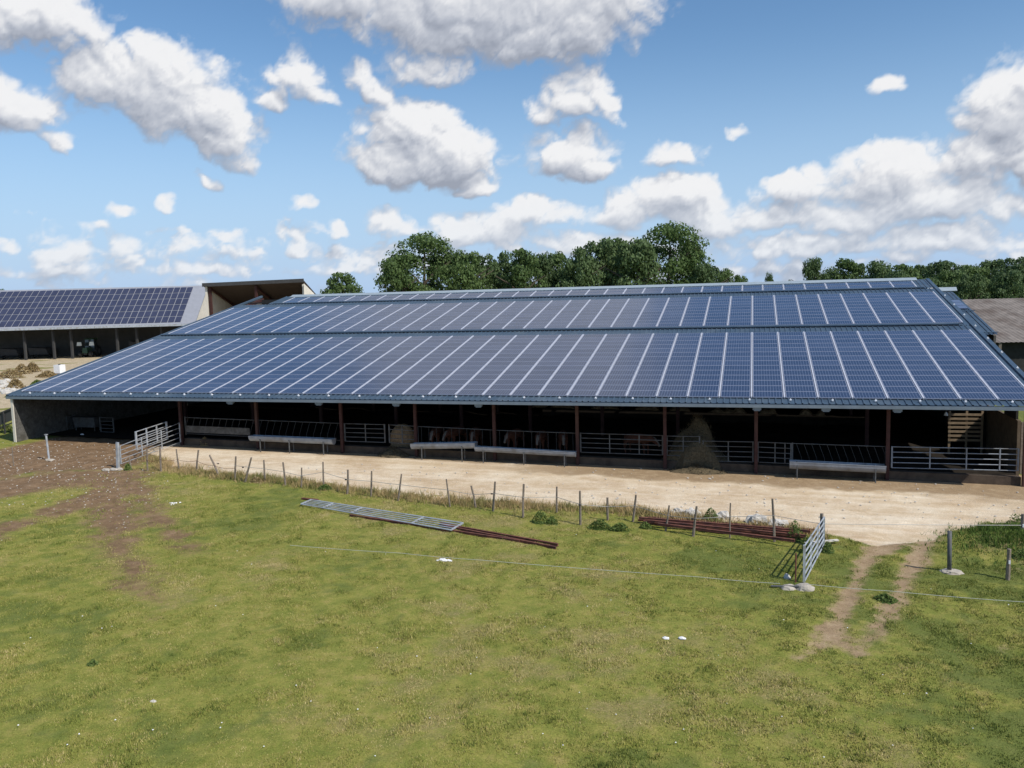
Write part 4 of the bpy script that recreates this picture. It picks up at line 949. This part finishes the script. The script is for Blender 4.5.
for px in (-40, -10, 24, 53, 71, 117, 137, 162):
    s_, _ = solve_s(px, 345); p = FB(s_, .3, gzf - .2); MB().beam(p, Vector((p.x, p.y, EZ + .1)), .35, .35, (0, 1, 0)).build('post', M['post_dark'], fb)
# its panels: rows x columns; the nearest hundred are parts
sPe, _ = solve_s(194.5, 286.5, tt=run); sPe = min(sPe, sEr - 1.7)
cw_ = 1.13; fl = []
k = 0; s_ = sPe - cw_
while s_ > sL + 1:
    for r_ in range(6): fl.append((s_, r_))
    s_ -= cw_
def fpanel(lst):
    b = MB(); uvs = []
    for s0, r0 in lst:
        f0 = .035 + r0 * .155; f1 = f0 + .138; e = cw_ - .12
        b.hexa([FR(s0, f0, .03), FR(s0 + e, f0, .03), FR(s0 + e, f1, .03), FR(s0, f1, .03), FR(s0, f0, .08), FR(s0 + e, f0, .08), FR(s0 + e, f1, .08), FR(s0, f1, .08)])
    return b
M['farpanel'] = mat('far_solar_glass', (.045, .050, .085), .22, 0, .15, .6, spec=.6)
fl.sort(key=lambda q: (FR(q[0], q[1] / 6) - CAM).length)
for q in fl[:100]: fpanel([q]).build('solar_panel', M['farpanel'], fb)
tag(fpanel(fl[100:]).build('solar_panel', M['farpanel'], fb), kind='stuff')

# tall open shed behind
def deepXY(px, py, dist): p = deep(px, py, dist); return p
T0 = deep(207, 285, 128); T1 = deep(302, 281, 128); zt = (T0.z + T1.z) / 2
dd = (T1 - T0); dd.z = 0; dd.normalize(); nn2 = Vector((-dd.y, dd.x, 0)); Ls = (T1 - T0).length
sh = thing('open_shed', 'tall open fronted shed with brown underside and raised front roof edge', 'shed', (T0.x, T0.y, gz(-80)))
def SH(s, t_, z): p = T0 + dd * s + nn2 * t_; return Vector((p.x, p.y, z))
g0 = gz(-80) - .3
b = MB(); b.hexa([SH(-.6, 0, zt - .3), SH(Ls + .2, 0, zt - .0), SH(Ls + .2, 16, zt - 4.3), SH(-.6, 16, zt - 4.3), SH(-.6, 0, zt), SH(Ls + .2, 0, zt + .3), SH(Ls + .2, 16, zt - 4), SH(-.6, 16, zt - 4)]); b.build('roof', M['shedunder'], sh)
b = MB(); b.beam(SH(-.7, -.12, zt - .1), SH(Ls + .3, -.12, zt + .2), .1, .55); b.build('fascia', M['post_dark'], sh)
b = MB(); b.hexa([SH(-.3, 15, g0), SH(Ls, 15, g0), SH(Ls, 15.3, g0), SH(-.3, 15.3, g0), SH(-.3, 15, zt - 4), SH(Ls, 15, zt - 4), SH(Ls, 15.3, zt - 4), SH(-.3, 15.3, zt - 4)]); b.build('wall', M['shedunder'], sh)
for s_ in (-.45, Ls - .1):
    b = MB(); b.hexa([SH(s_, .3, g0), SH(s_ + .3, .3, g0), SH(s_ + .3, 16, g0), SH(s_, 16, g0), SH(s_, .3, zt - .4), SH(s_ + .3, .3, zt - .3), SH(s_ + .3, 16, zt - 4.4), SH(s_, 16, zt - 4.4)]); b.build('wall', M['cream'], sh)
b = MB(); b.hexa([SH(Ls + .25, -.1, g0), SH(Ls + 2.4, 1.5, g0), SH(Ls + 2.4, 1.9, g0), SH(Ls + .25, .3, g0), SH(Ls + .25, -.1, zt - .3), SH(Ls + 2.4, 1.5, zt - 3), SH(Ls + 2.4, 1.9, zt - 3), SH(Ls + .25, .3, zt - .3)]); b.build('buttress', M['cream'], sh)
for s_ in (.2, Ls / 2):
    MB().beam(SH(s_, .6, g0), SH(s_, .6, zt - .4), .35, .35, (0, 1, 0)).build('post', M['redsteel'], sh)
    MB().beam(SH(s_, .4, zt - .55), SH(s_, 14.9, zt - 4.2), .25, .35).build('rafter', M['redsteel'], sh)

# right shed with old fibre cement roof
E0 = deep(984, 343, 96); E1 = deep(1040, 342, 96)
rs = thing('old_shed', 'low open shed with mossy brown fibre cement roof behind the right end', 'shed', (E0.x, E0.y, gz(25)))
ze = (E0.z + E1.z) / 2; P_ = deep(990, 299, 112); zr = P_.z
dx_ = Vector((RX.x, RX.y, 0)).normalized(); nn3 = Vector((-dx_.y, dx_.x, 0))
def RS(s, t_, z): p = E0 + dx_ * s + nn3 * t_; return Vector((p.x, p.y, z))
b = MB(); per = .55; s_ = -3.2
while s_ < 16:
    for a_, h_, a2, h2 in ((0, 0, .28, .07), (.28, .07, .55, 0)):
        b.quad(RS(s_ + a_, 0, ze + h_), RS(s_ + a2, 0, ze + h2), RS(s_ + a2, 16, zr + h2), RS(s_ + a_, 16, zr + h_))
    s_ += per
b.build('roof', M['fibro'], rs)
b = MB(); b.hexa([RS(-3.2, 30, ze - .5), RS(16, 30, ze - .5), RS(16, 16.02, zr - .2), RS(-3.2, 16.02, zr - .2), RS(-3.2, 30, ze - .3), RS(16, 30, ze - .3), RS(16, 16.02, zr), RS(-3.2, 16.02, zr)]); b.build('roof', M['fibro'], rs)
for s_ in (-3.0, 2, 7, 12, 15.8): MB().beam(RS(s_, .3, gz(30) - .2), RS(s_, .3, ze - .05), .3, .3, (0, 1, 0)).build('post', M['wood'], rs)
b = MB(); b.hexa([RS(-3, 1.2, -1), RS(15.8, 1.2, -1), RS(15.8, 1.4, -1), RS(-3, 1.4, -1), RS(-3, 1.2, ze + .1), RS(15.8, 1.2, ze + .1), RS(15.8, 1.4, ze + .1), RS(-3, 1.4, ze + .1)]); b.build('wall', M['darkwall'], rs)  # near-black sheet added close inside, painting the shade of the open front
b = MB(); b.hexa([RS(-3.2, .5, -1), RS(-3, .5, -1), RS(-3, 22, -1), RS(-3.2, 22, -1), RS(-3.2, .5, ze - .1), RS(-3, .5, ze - .1), RS(-3, 22, ze), RS(-3.2, 22, ze)]); b.build('wall', M['darkwall'], rs)

# tractor in the far barn
s_, _ = solve_s(87, 345, tt=3.0); c = FB(s_, 3.0, gzf)
tr = thing('tractor', 'dark tractor facing out of the far machinery barn with two pale lamps', 'tractor', c)
ang = math.atan2(d1.y, d1.x)
def TR(x, y, z): return c + d1 * x + nrm * y + Vector((0, 0, z))
def tbox(x0, x1, y0, y1, z0, z1, tp=0): return MB().hexa([TR(x0, y0, z0), TR(x1, y0, z0), TR(x1, y1, z0), TR(x0, y1, z0), TR(x0 + tp, y0 + tp, z1), TR(x1 - tp, y0 + tp, z1), TR(x1 - tp, y1 - tp, z1), TR(x0 + tp, y1 - tp, z1)])
tbox(-.45, .45, -1.2, 1.0, .8, 1.75, .08).build('bonnet', M['green_paint'], tr)
cb = tbox(-.85, .85, 1.0, 2.7, 1.1, 3.1, .12).build('cab', M['glass'], tr)
tbox(-.85, .85, .9, 2.8, 3.1, 3.3, .1).build('cab_roof', M['green_paint'], tr)
tbox(-.3, .3, -1.0, 2.2, .5, .82).build('chassis', M['post_dark'], tr)
def wheel(x, y, r, w):
    b = MB(); n = 18
    b.tube([TR(x - w / 2, y, r), TR(x + w / 2, y, r)], r, n)
    o = b.build('wheel', M['black'], tr)
    MB().tube([TR(x - w / 2 - .02, y, r), TR(x + w / 2 + .02, y, r)], r * .5, 12).build('rim', M['galvshade'], o)
for x in (-1, 1): wheel(x * .85, -.7, .6, .4); wheel(x * 1.0, 2.0, .95, .5)
for x in (-1.05, 1.05): tbox(x - .42, x + .42, -.75, -.55, 2.1, 2.75, .08).build('headlight', M['lamp'], tr)
for x in (-.85, .85): MB().beam(TR(x, 1.0, 2.3), TR(x, -.5, 2.3), .06, .06).build('lamp_arm', M['post_dark'], tr)
# trailer / implements in the dark
for px, lab in ((38, 'dark low farm trailer parked left of the tractor in the far barn'), (8, 'dark farm implement at the left end of the far barn'), (134, 'dark upright machine right of the tractor in the far barn')):
    s_, _ = solve_s(px, 345, tt=4.0); c = FB(s_, 4.0, gzf); t = thing('farm_trailer' if px == 38 else 'farm_implement', lab, 'farm machine', c)
    def TQ(x, y, z): return c + d1 * x + nrm * y + Vector((0, 0, z))
    w_ = 1.6 if px != 134 else .8; h_ = 1.9 if px != 134 else 2.6
    MB().hexa([TQ(-w_, 0, .7), TQ(w_, 0, .7), TQ(w_, 3, .7), TQ(-w_, 3, .7), TQ(-w_ * 1.1, -.1, h_), TQ(w_ * .8, -.1, h_ * .9), TQ(w_, 3, h_), TQ(-w_, 3, h_)]).build('body', M['post_dark'], t)
    for x in (-w_ * .9, w_ * .9): MB().tube([TQ(x - .15, 1.2, .5), TQ(x + .15, 1.2, .5)], .5, 14).build('wheel', M['black'], t)
    MB().beam(TQ(0, 0, .7), TQ(0, -1.6, .5), .1, .1).build('drawbar', M['post_dark'], t)

# ------------------------------------------------------------------ trees
def crown_mesh(seed, kind, nl, shape=(1, 1, 1), leaf=.040, nclump=34):
    # unit crown: z from 0 to 1, radius .5
    r = np.random.default_rng(seed); cs = []
    for k in range(nclump):
        z = r.uniform(.06, .90); ph_ = r.uniform(0, 2 * np.pi); env = math.sin(math.pi * min(1, (z * .85 + .16))) ** .6
        rr = .38 * env * math.sqrt(r.random()); cs.append((math.cos(ph_) * rr, math.sin(ph_) * rr, z, r.uniform(.10, .18) * (1.15 - .4 * z)))
    n = nl; ci = r.integers(0, nclump, n); C_ = np.array(cs)[ci]
    d = r.normal(size=(n, 3)); d /= np.linalg.norm(d, axis=1)[:, None]; d[:, 2] = np.abs(d[:, 2]) * np.where(r.random(n) < .7, 1, -1)
    rad = C_[:, 3] * (0.55 + .5 * r.random(n)); P = C_[:, :3] + d * rad[:, None] * np.array([1.1, 1.1, .75])
    nrm_ = d + r.normal(size=(n, 3)) * .55; nrm_ /= np.linalg.norm(nrm_, axis=1)[:, None]
    t1 = np.cross(nrm_, r.normal(size=(n, 3))); t1 /= np.linalg.norm(t1, axis=1)[:, None]; t2 = np.cross(nrm_, t1)
    s_ = leaf * r.uniform(.5, 1.2, n)[:, None]
    V = np.stack([P - t1 * s_ * .5, P + t2 * s_ * .4, P + t1 * s_ * .5, P - t2 * s_ * .4], 1).reshape(-1, 3)
    me = bpy.data.meshes.new('crown'); me.vertices.add(4 * n); me.vertices.foreach_set('co', V.ravel()); me.loops.add(4 * n); me.loops.foreach_set('vertex_index', np.arange(4 * n))
    me.polygons.add(n); me.polygons.foreach_set('loop_start', np.arange(n) * 4); me.update(calc_edges=True)
    me.materials.append(M[kind]); return me
def trunk_mesh(seed):
    r = random.Random(seed); b = MB(); b.tube([(0, 0, -.02), (.01, 0, .2), (.0, .01, .45), (.02, 0, .8)], .030, 8, .008)
    for k in range(7):
        a = r.uniform(0, 6.28); z = r.uniform(.2, .6); l = r.uniform(.18, .33); b.tube([(0, 0, z), (math.cos(a) * l * .5, math.sin(a) * l * .5, z + l * .5), (math.cos(a) * l, math.sin(a) * l, z + l * .8)], .011, 5, .003)
    return b.mesh('trunk', M['bark'])
crD = [crown_mesh(s, 'leaf_dark', 9000, nclump=60) for s in (1, 2, 3, 4)]; crL = [crown_mesh(s, 'leaf_light', 9000, nclump=60) for s in (11, 12, 13)]
crBig = [crown_mesh(21, 'leaf_light', 15000, leaf=.026, nclump=70), crown_mesh(22, 'leaf_dark', 15000, leaf=.026, nclump=70)]
trk = [trunk_mesh(s) for s in (1, 2, 3)]
tn = [0]
def tree(px, ytop, wpx, dist, cm, label, group, low=.12):
    P = deep(px, 300, dist); base = gz(P.x); zt_ = deep(px, ytop, dist).z; h = zt_ - base; w = wpx / F * dist
    t = thing('tree', label, 'tree', (P.x, P.y, base), group); tn[0] += 1
    o = bpy.data.objects.new('crown', cm); COL.objects.link(o); o.parent = t; o.location = (0, 0, h * low); o.scale = (w, w, h * (1 - low) / .99); o.rotation_euler = (0, 0, random.uniform(0, 6.28))
    o = bpy.data.objects.new('trunk', random.choice(trk)); COL.objects.link(o); o.parent = t; o.scale = (h, h, h)
    return t
gA = 'row of trees behind the middle of the barn'; gB = 'wood behind the right end'
tree(343, 271, 52, 175, crL[0], 'lone rounded tree showing above the left end of the ridge', None)
tree(312, 289, 10, 175, crL[1], 'small treetop right of the tall open shed', None)
tree(2, 287, 22, 220, crD[1], 'distant dark treetop above the far barn at the left edge', None)
cen = [(398, 252, 34, 'light', 'lower tree at the left end of the row'), (424, 231, 62, 'big0', 'tall airy tree at the left end of the row with gaps in its crown'), (448, 251, 36, 'dark', 'dark tree just right of the tall airy one'),
       (466, 247, 36, 'light', 'medium tree in the left half of the row'), (486, 252, 34, 'dark', 'dark tree in the left half of the row'), (505, 250, 36, 'dark', 'dense tree left of the row centre'), (524, 247, 36, 'light', 'paler tree near the row centre'),
       (543, 252, 34, 'dark', 'low dark tree at the row centre'), (562, 249, 34, 'light', 'tree right of the row centre with a ragged top'), (580, 245, 34, 'dark', 'dark tree before the raised part of the row'), (600, 236, 42, 'dark', 'dense tree starting the raised part of the row'),
       (618, 234, 40, 'light', 'paler tree on the raised part of the row'), (637, 236, 40, 'dark', 'dark tree left of the tallest one'), (668, 221, 66, 'big0', 'tallest broad tree of the row'), (690, 240, 36, 'light', 'right shoulder of foliage beside the tallest tree'),
       (706, 261, 30, 'dark', 'low dark tree right of the tallest one'), (722, 266, 26, 'light', 'small tree near the right end of the row'), (738, 272, 20, 'light', 'last tiny treetop of the row')]
for k, (px, yt, w, kd, lab) in enumerate(cen):
    cm = crBig[0] if kd == 'big0' else random.choice(crL if kd == 'light' else crD)
    tree(px, yt, w * 1.55, 150 + (k % 3) * 5, cm, lab, gA)
tree(769, 272, 14, 190, crD[2], 'isolated tiny dark treetop above the ridge', None)
tree(790, 278, 12, 200, crL[2], 'faint bare looking treetop right of the tiny dark one', None)
rl = [(813, 257, 24), (842, 256, 34), (858, 262, 24), (878, 260, 32), (903, 263, 34), (925, 263, 34), (945, 259, 36), (968, 262, 36), (990, 258, 36), (1012, 256, 38), (1034, 257, 36)]
for k, (px, yt, w) in enumerate(rl):
    tree(px, yt, w * 1.6, 185 + (k % 3) * 5, random.choice(crL if k % 3 == 1 else crD), '%s tree from the left in the back row of the right wood' % ORD[k], gB)
for k, px in enumerate((893, 912, 931, 950, 969, 988, 1007, 1026)):
    tree(px, 268 + (k % 3) * 4, 48, 155 + (k % 2) * 6, random.choice(crL if k % 2 else crD), '%s tree from the left in the front row of the right wood' % ORD[k], gB, .03)

# ------------------------------------------------------------------ sky, clouds, sun
sun_dir = Vector((.85, -.37, 1.0)).normalized(); el = math.asin(sun_dir.z); az = math.atan2(sun_dir.x, sun_dir.y)
sd = bpy.data.lights.new('sun', 'SUN'); so = bpy.data.objects.new('sun', sd); COL.objects.link(so); sd.energy = 3.9; sd.angle = R(.53); sd.color = (1, .95, .87)
so.rotation_euler = (-sun_dir).to_track_quat('-Z', 'Y').to_euler(); so.location = (0, 0, 60)
W = bpy.data.worlds.new('World'); S.world = W; W.use_nodes = True; N = W.node_tree.nodes; L = W.node_tree.links; N.clear()
out = N.new('ShaderNodeOutputWorld'); bg = N.new('ShaderNodeBackground'); bg.inputs[1].default_value = .115; L.new(bg.outputs[0], out.inputs[0])
sky = N.new('ShaderNodeTexSky'); sky.sky_type = 'NISHITA'; sky.sun_disc = False; sky.sun_elevation = el; sky.sun_rotation = az; sky.air_density = 1.0; sky.dust_density = .6; sky.ozone_density = 2.0; sky.altitude = 50
blobs = [(155, 85, 72, 46), (190, 112, 56, 44), (102, 84, 44, 24), (228, 138, 34, 34), (240, 160, 18, 16), (38, 18, 72, 32), (-40, 20, 60, 40), (20, 112, 40, 26), (-12, 100, 36, 32), (58, 140, 20, 12),
         (300, 80, 30, 26), (268, 104, 26, 12), (322, 98, 18, 16), (470, 12, 185, 56), (560, 22, 92, 52), (430, 68, 60, 22), (335, -2, 62, 24), (600, 0, 60, 40), (470, -70, 210, 60), (465, -160, 165, 80), (500, -230, 150, 60),
         (368, 80, 20, 16), (384, 96, 16, 18), (412, 132, 62, 34), (418, 165, 72, 34), (450, 150, 44, 36), (478, 190, 26, 14), (380, 176, 30, 24), (395, 226, 32, 20), (576, 100, 38, 25), (545, 116, 22, 12), (602, 112, 20, 16), (568, 156, 50, 30), (592, 162, 30, 22),
         (680, 152, 30, 12), (745, 136, 15, 10), (887, 82, 13, 10), (1012, 118, 48, 46), (1005, 158, 62, 34), (1040, 90, 40, 36), (965, 178, 30, 16), (800, 188, 64, 26), (885, 180, 62, 36), (930, 200, 76, 34), (670, 196, 60, 32), (640, 214, 60, 26), (705, 222, 60, 30),
         (765, 218, 60, 22), (850, 218, 76, 26), (985, 208, 66, 22), (540, 218, 90, 24), (482, 236, 80, 24), (600, 244, 80, 18), (800, 248, 120, 18), (955, 242, 100, 18), (118, 212, 20, 13), (168, 205, 13, 12), (126, 245, 26, 14), (66, 250, 38, 12), (5, 243, 16, 12),
         (228, 240, 19, 12), (302, 206, 10, 10), (335, 230, 16, 12), (200, 181, 18, 8), (186, 250, 17, 8), (290, 246, 18, 8), (96, 230, 16, 7), (60, 268, 70, 10), (200, 272, 90, 10), (430, 262, 60, 14), (330, 268, 60, 9), (1100, 170, 70, 50), (1180, 120, 90, 50), (-120, 120, 80, 50), (-150, 210, 80, 30)]
def azel(px, py):
    d = ray(px, py).normalized(); return math.atan2(d.x, d.y), math.asin(d.z)
hs = N.new('ShaderNodeHueSaturation'); hs.inputs['Saturation'].default_value = 1.18; hs.inputs['Value'].default_value = 1.0; L.new(sky.outputs[0], hs.inputs['Color'])
hz_tc = N.new('ShaderNodeTexCoord'); hz_sp = N.new('ShaderNodeSeparateXYZ'); L.new(hz_tc.outputs['Generated'], hz_sp.inputs[0])
hz = N.new('ShaderNodeMapRange'); hz.interpolation_type = 'SMOOTHSTEP'; hz.inputs[1].default_value = .30; hz.inputs[2].default_value = -.02; hz.inputs[3].default_value = 0; hz.inputs[4].default_value = .90; L.new(hz_sp.outputs[2], hz.inputs[0])
mixA = N.new('ShaderNodeMix'); mixA.data_type = 'RGBA'; L.new(hz.outputs[0], mixA.inputs[0]); L.new(hs.outputs[0], mixA.inputs[6]); mixA.inputs[7].default_value = (3.1, 4.5, 6.7, 1)
L.new(mixA.outputs[2], bg.inputs[0])
# cumulus field painted on the inside of a sky dome to the north
AZ = axis([(R(-95), R(-52), R(.9)), (R(-52), R(22), R(.125)), (R(22), R(75), R(.9))]); EL = axis([(R(-1.5), R(23), R(.125)), (R(23), R(52), R(.7))])
A_, E2 = np.meshgrid(AZ, EL)
def rot(x, y, k):
    c, s_ = math.cos(.7 + 1.3 * k), math.sin(.7 + 1.3 * k); return x * c - y * s_ + 40, x * s_ + y * c + 40
def rfbm(x, y, s_, seed, oct=4, g=.55):
    o = np.zeros_like(x); amp = 1; tot = 0
    for k in range(oct):
        u, v = rot(x, y, k); o += amp * fbm(u, v, s_ * 2.03 ** k, seed + 31 * k, 1); tot += amp; amp *= g
    return o / tot
def ridged(x, y, s_, seed, oct=5, g=.55):
    o = np.zeros_like(x); amp = 1; tot = 0
    for k in range(oct):
        u, v = rot(x, y, k + .4); v = fbm(u, v, s_ * 2.1 ** k, seed + 31 * k, 1); o += amp * (1 - (1 - np.abs(2 * v - 1)) ** 1.8); tot += amp; amp *= g
    return o / tot
def blobfield(a, e):
    acc = np.full_like(a, 1e-9)
    for (px, py, rx, ry) in blobs:
        a0, e0 = azel(px, py); sx = rx / F / max(.6, math.cos(e0)) * .98; sy = ry / F * .98
        if py > 180: sx *= .92; sy *= .82
        dx = (a - a0) / sx; dy = (e - e0) / sy; dy = np.where(dy < 0, dy * 1.25, dy); r2 = dx * dx + dy * dy
        q = (1.0 - r2) * min(1.0, .34 + ry / 50) ; q = np.where(r2 > 1, (1 - np.sqrt(r2)) * min(1.2, .5 + ry / 30), q)
        acc += np.exp(np.clip(q, -2.5, 1) * 9)
    return np.log(acc) / 9
def cloud(a, e):
    wx = (rfbm(a + 9, e + 9, 26, 201, 4) - .5) * .040; wy = (rfbm(a + 9, e + 9, 26, 301, 4) - .5) * .030
    B = blobfield(a + wx, e + wy)
    low = sstep(.17, .05, e)
    lowc = (rfbm(a * 1.5 + 3 + wx, (e + wy) * 2.6 + 3, 27, 601, 4) - .425 + .06 * sstep(-.6, -.1, a)) * 2.6
    B = np.maximum(B, lowc * .6 - (1 - low) * 1.5)
    rg = ridged(a + wx * .8, e * 1.2 + wy * .8, 22, 401, 6, .6) - .56
    return B + rg * 1.0 * np.clip(1 + B, .35, 1) - .03
def clouds(a, e):
    D0 = cloud(a, e)
    s1 = D0 - cloud(a + .004, e + .007); s2 = D0 - cloud(a + .010, e + .022); B0 = blobfield(a, e); s3 = B0 - blobfield(a + .004, e + .030)
    hi = sstep(.27, .34, e); lo = sstep(.13, .06, e)
    lit = .60 - .15 * hi + .08 * lo + (.62 - .35 * hi - .2 * lo) * s1 + .38 * s2 + (.34 - .2 * lo) * s3 - .10 * np.clip(D0 - .5, 0, 1)
    return D0, np.clip(lit, 0, 1)
D0, lit = clouds(A_, E2)
def skydome():
    ny2_, nx2_ = A_.shape; Rd = 5500
    V = np.stack([CAM.x + Rd * np.cos(E2) * np.sin(A_), CAM.y + Rd * np.cos(E2) * np.cos(A_), CAM.z + Rd * np.sin(E2)], -1).reshape(-1, 3)
    id_ = np.arange(nx2_ * ny2_).reshape(ny2_, nx2_); f = np.stack([id_[:-1, :-1], id_[1:, :-1], id_[1:, 1:], id_[:-1, 1:]], -1).reshape(-1, 4)
    dm = np.maximum.reduce([D0[:-1, :-1], D0[1:, 1:], D0[1:, :-1], D0[:-1, 1:]]).reshape(-1); f = f[dm > -.12]
    used = np.unique(f); rm = -np.ones(nx2_ * ny2_, int); rm[used] = np.arange(len(used)); f = rm[f]; V = V[used]
    me = bpy.data.meshes.new('sky'); me.vertices.add(len(V)); me.vertices.foreach_set('co', V.ravel()); me.loops.add(len(f) * 4); me.loops.foreach_set('vertex_index', f.ravel())
    me.polygons.add(len(f)); me.polygons.foreach_set('loop_start', np.arange(len(f)) * 4); me.update(calc_edges=True)
    for an, arr in (('cloud_amount', D0), ('cloud_lit', lit)):
        a = me.attributes.new(an, 'FLOAT', 'POINT'); a.data.foreach_set('value', arr.ravel()[used].astype(np.float32))
    mt = bpy.data.materials.new('cumulus'); mt.use_nodes = True; n = mt.node_tree.nodes; l = mt.node_tree.links; n.clear()
    o = n.new('ShaderNodeOutputMaterial'); at = n.new('ShaderNodeAttribute'); at.attribute_name = 'cloud_amount'; al = n.new('ShaderNodeAttribute'); al.attribute_name = 'cloud_lit'
    g = n.new('ShaderNodeNewGeometry'); nz = n.new('ShaderNodeTexNoise'); nz.inputs['Scale'].default_value = .016; nz.inputs['Detail'].default_value = 6; nz.inputs['Roughness'].default_value = .6; l.new(g.outputs['Position'], nz.inputs['Vector'])
    def m_(op, a, b_, c=None):
        q = n.new('ShaderNodeMath'); q.operation = op
        for i, x in enumerate((a, b_, c)):
            if x is None: continue
            if isinstance(x, (int, float)): q.inputs[i].default_value = x
            else: l.new(x, q.inputs[i])
        return q.outputs[0]
    dd_ = m_('ADD', at.outputs['Fac'], m_('MULTIPLY_ADD', nz.outputs['Fac'], .20, -.10))
    r = n.new('ShaderNodeMapRange'); r.interpolation_type = 'SMOOTHSTEP'; r.inputs[1].default_value = -.14; r.inputs[2].default_value = .50; r.inputs[4].default_value = .98; l.new(dd_, r.inputs[0])
    sz = n.new('ShaderNodeSeparateXYZ'); l.new(g.outputs['Position'], sz.inputs[0]); hv = n.new('ShaderNodeMapRange'); hv.inputs[1].default_value = 0; hv.inputs[2].default_value = 650; hv.inputs[3].default_value = .72; hv.inputs[4].default_value = 1; l.new(sz.outputs[2], hv.inputs[0]); alp = m_('MULTIPLY', r.outputs[0], hv.outputs[0])
    ll = m_('ADD', al.outputs['Fac'], m_('MULTIPLY_ADD', nz.outputs['Fac'], .14, -.07))
    cr = n.new('ShaderNodeValToRGB'); e = cr.color_ramp.elements; e[0].position = .10; e[0].color = (.32, .35, .42, 1); e[1].position = 1.0; e[1].color = (.86, .86, .87, 1)
    k = e.new(.40); k.color = (.45, .48, .55, 1); k = e.new(.68); k.color = (.62, .64, .69, 1); l.new(ll, cr.inputs[0])
    em = n.new('ShaderNodeEmission'); em.inputs[1].default_value = CLOUD_E; l.new(cr.outputs[0], em.inputs[0]); tr = n.new('ShaderNodeBsdfTransparent'); mx = n.new('ShaderNodeMixShader')
    l.new(alp, mx.inputs[0]); l.new(tr.outputs[0], mx.inputs[1]); l.new(em.outputs[0], mx.inputs[2]); l.new(mx.outputs[0], o.inputs[0])
    mt.cycles.emission_sampling = 'NONE'; me.materials.append(mt)
    ob = bpy.data.objects.new('sky', me); COL.objects.link(ob); ob['kind'] = 'structure'
CLOUD_E = .92
skydome()
W.cycles.sampling_method = 'AUTOMATIC'

S.view_settings.view_transform = 'Standard'; S.view_settings.look = 'None'; S.view_settings.exposure = 0.18; S.view_settings.gamma = 1
S.render.engine = 'CYCLES'; S.cycles.use_denoising = True; S.cycles.max_bounces = 6; S.cycles.diffuse_bounces = 3
S.render.resolution_x = 1024; S.render.resolution_y = 768
bpy.context.view_layer.update()
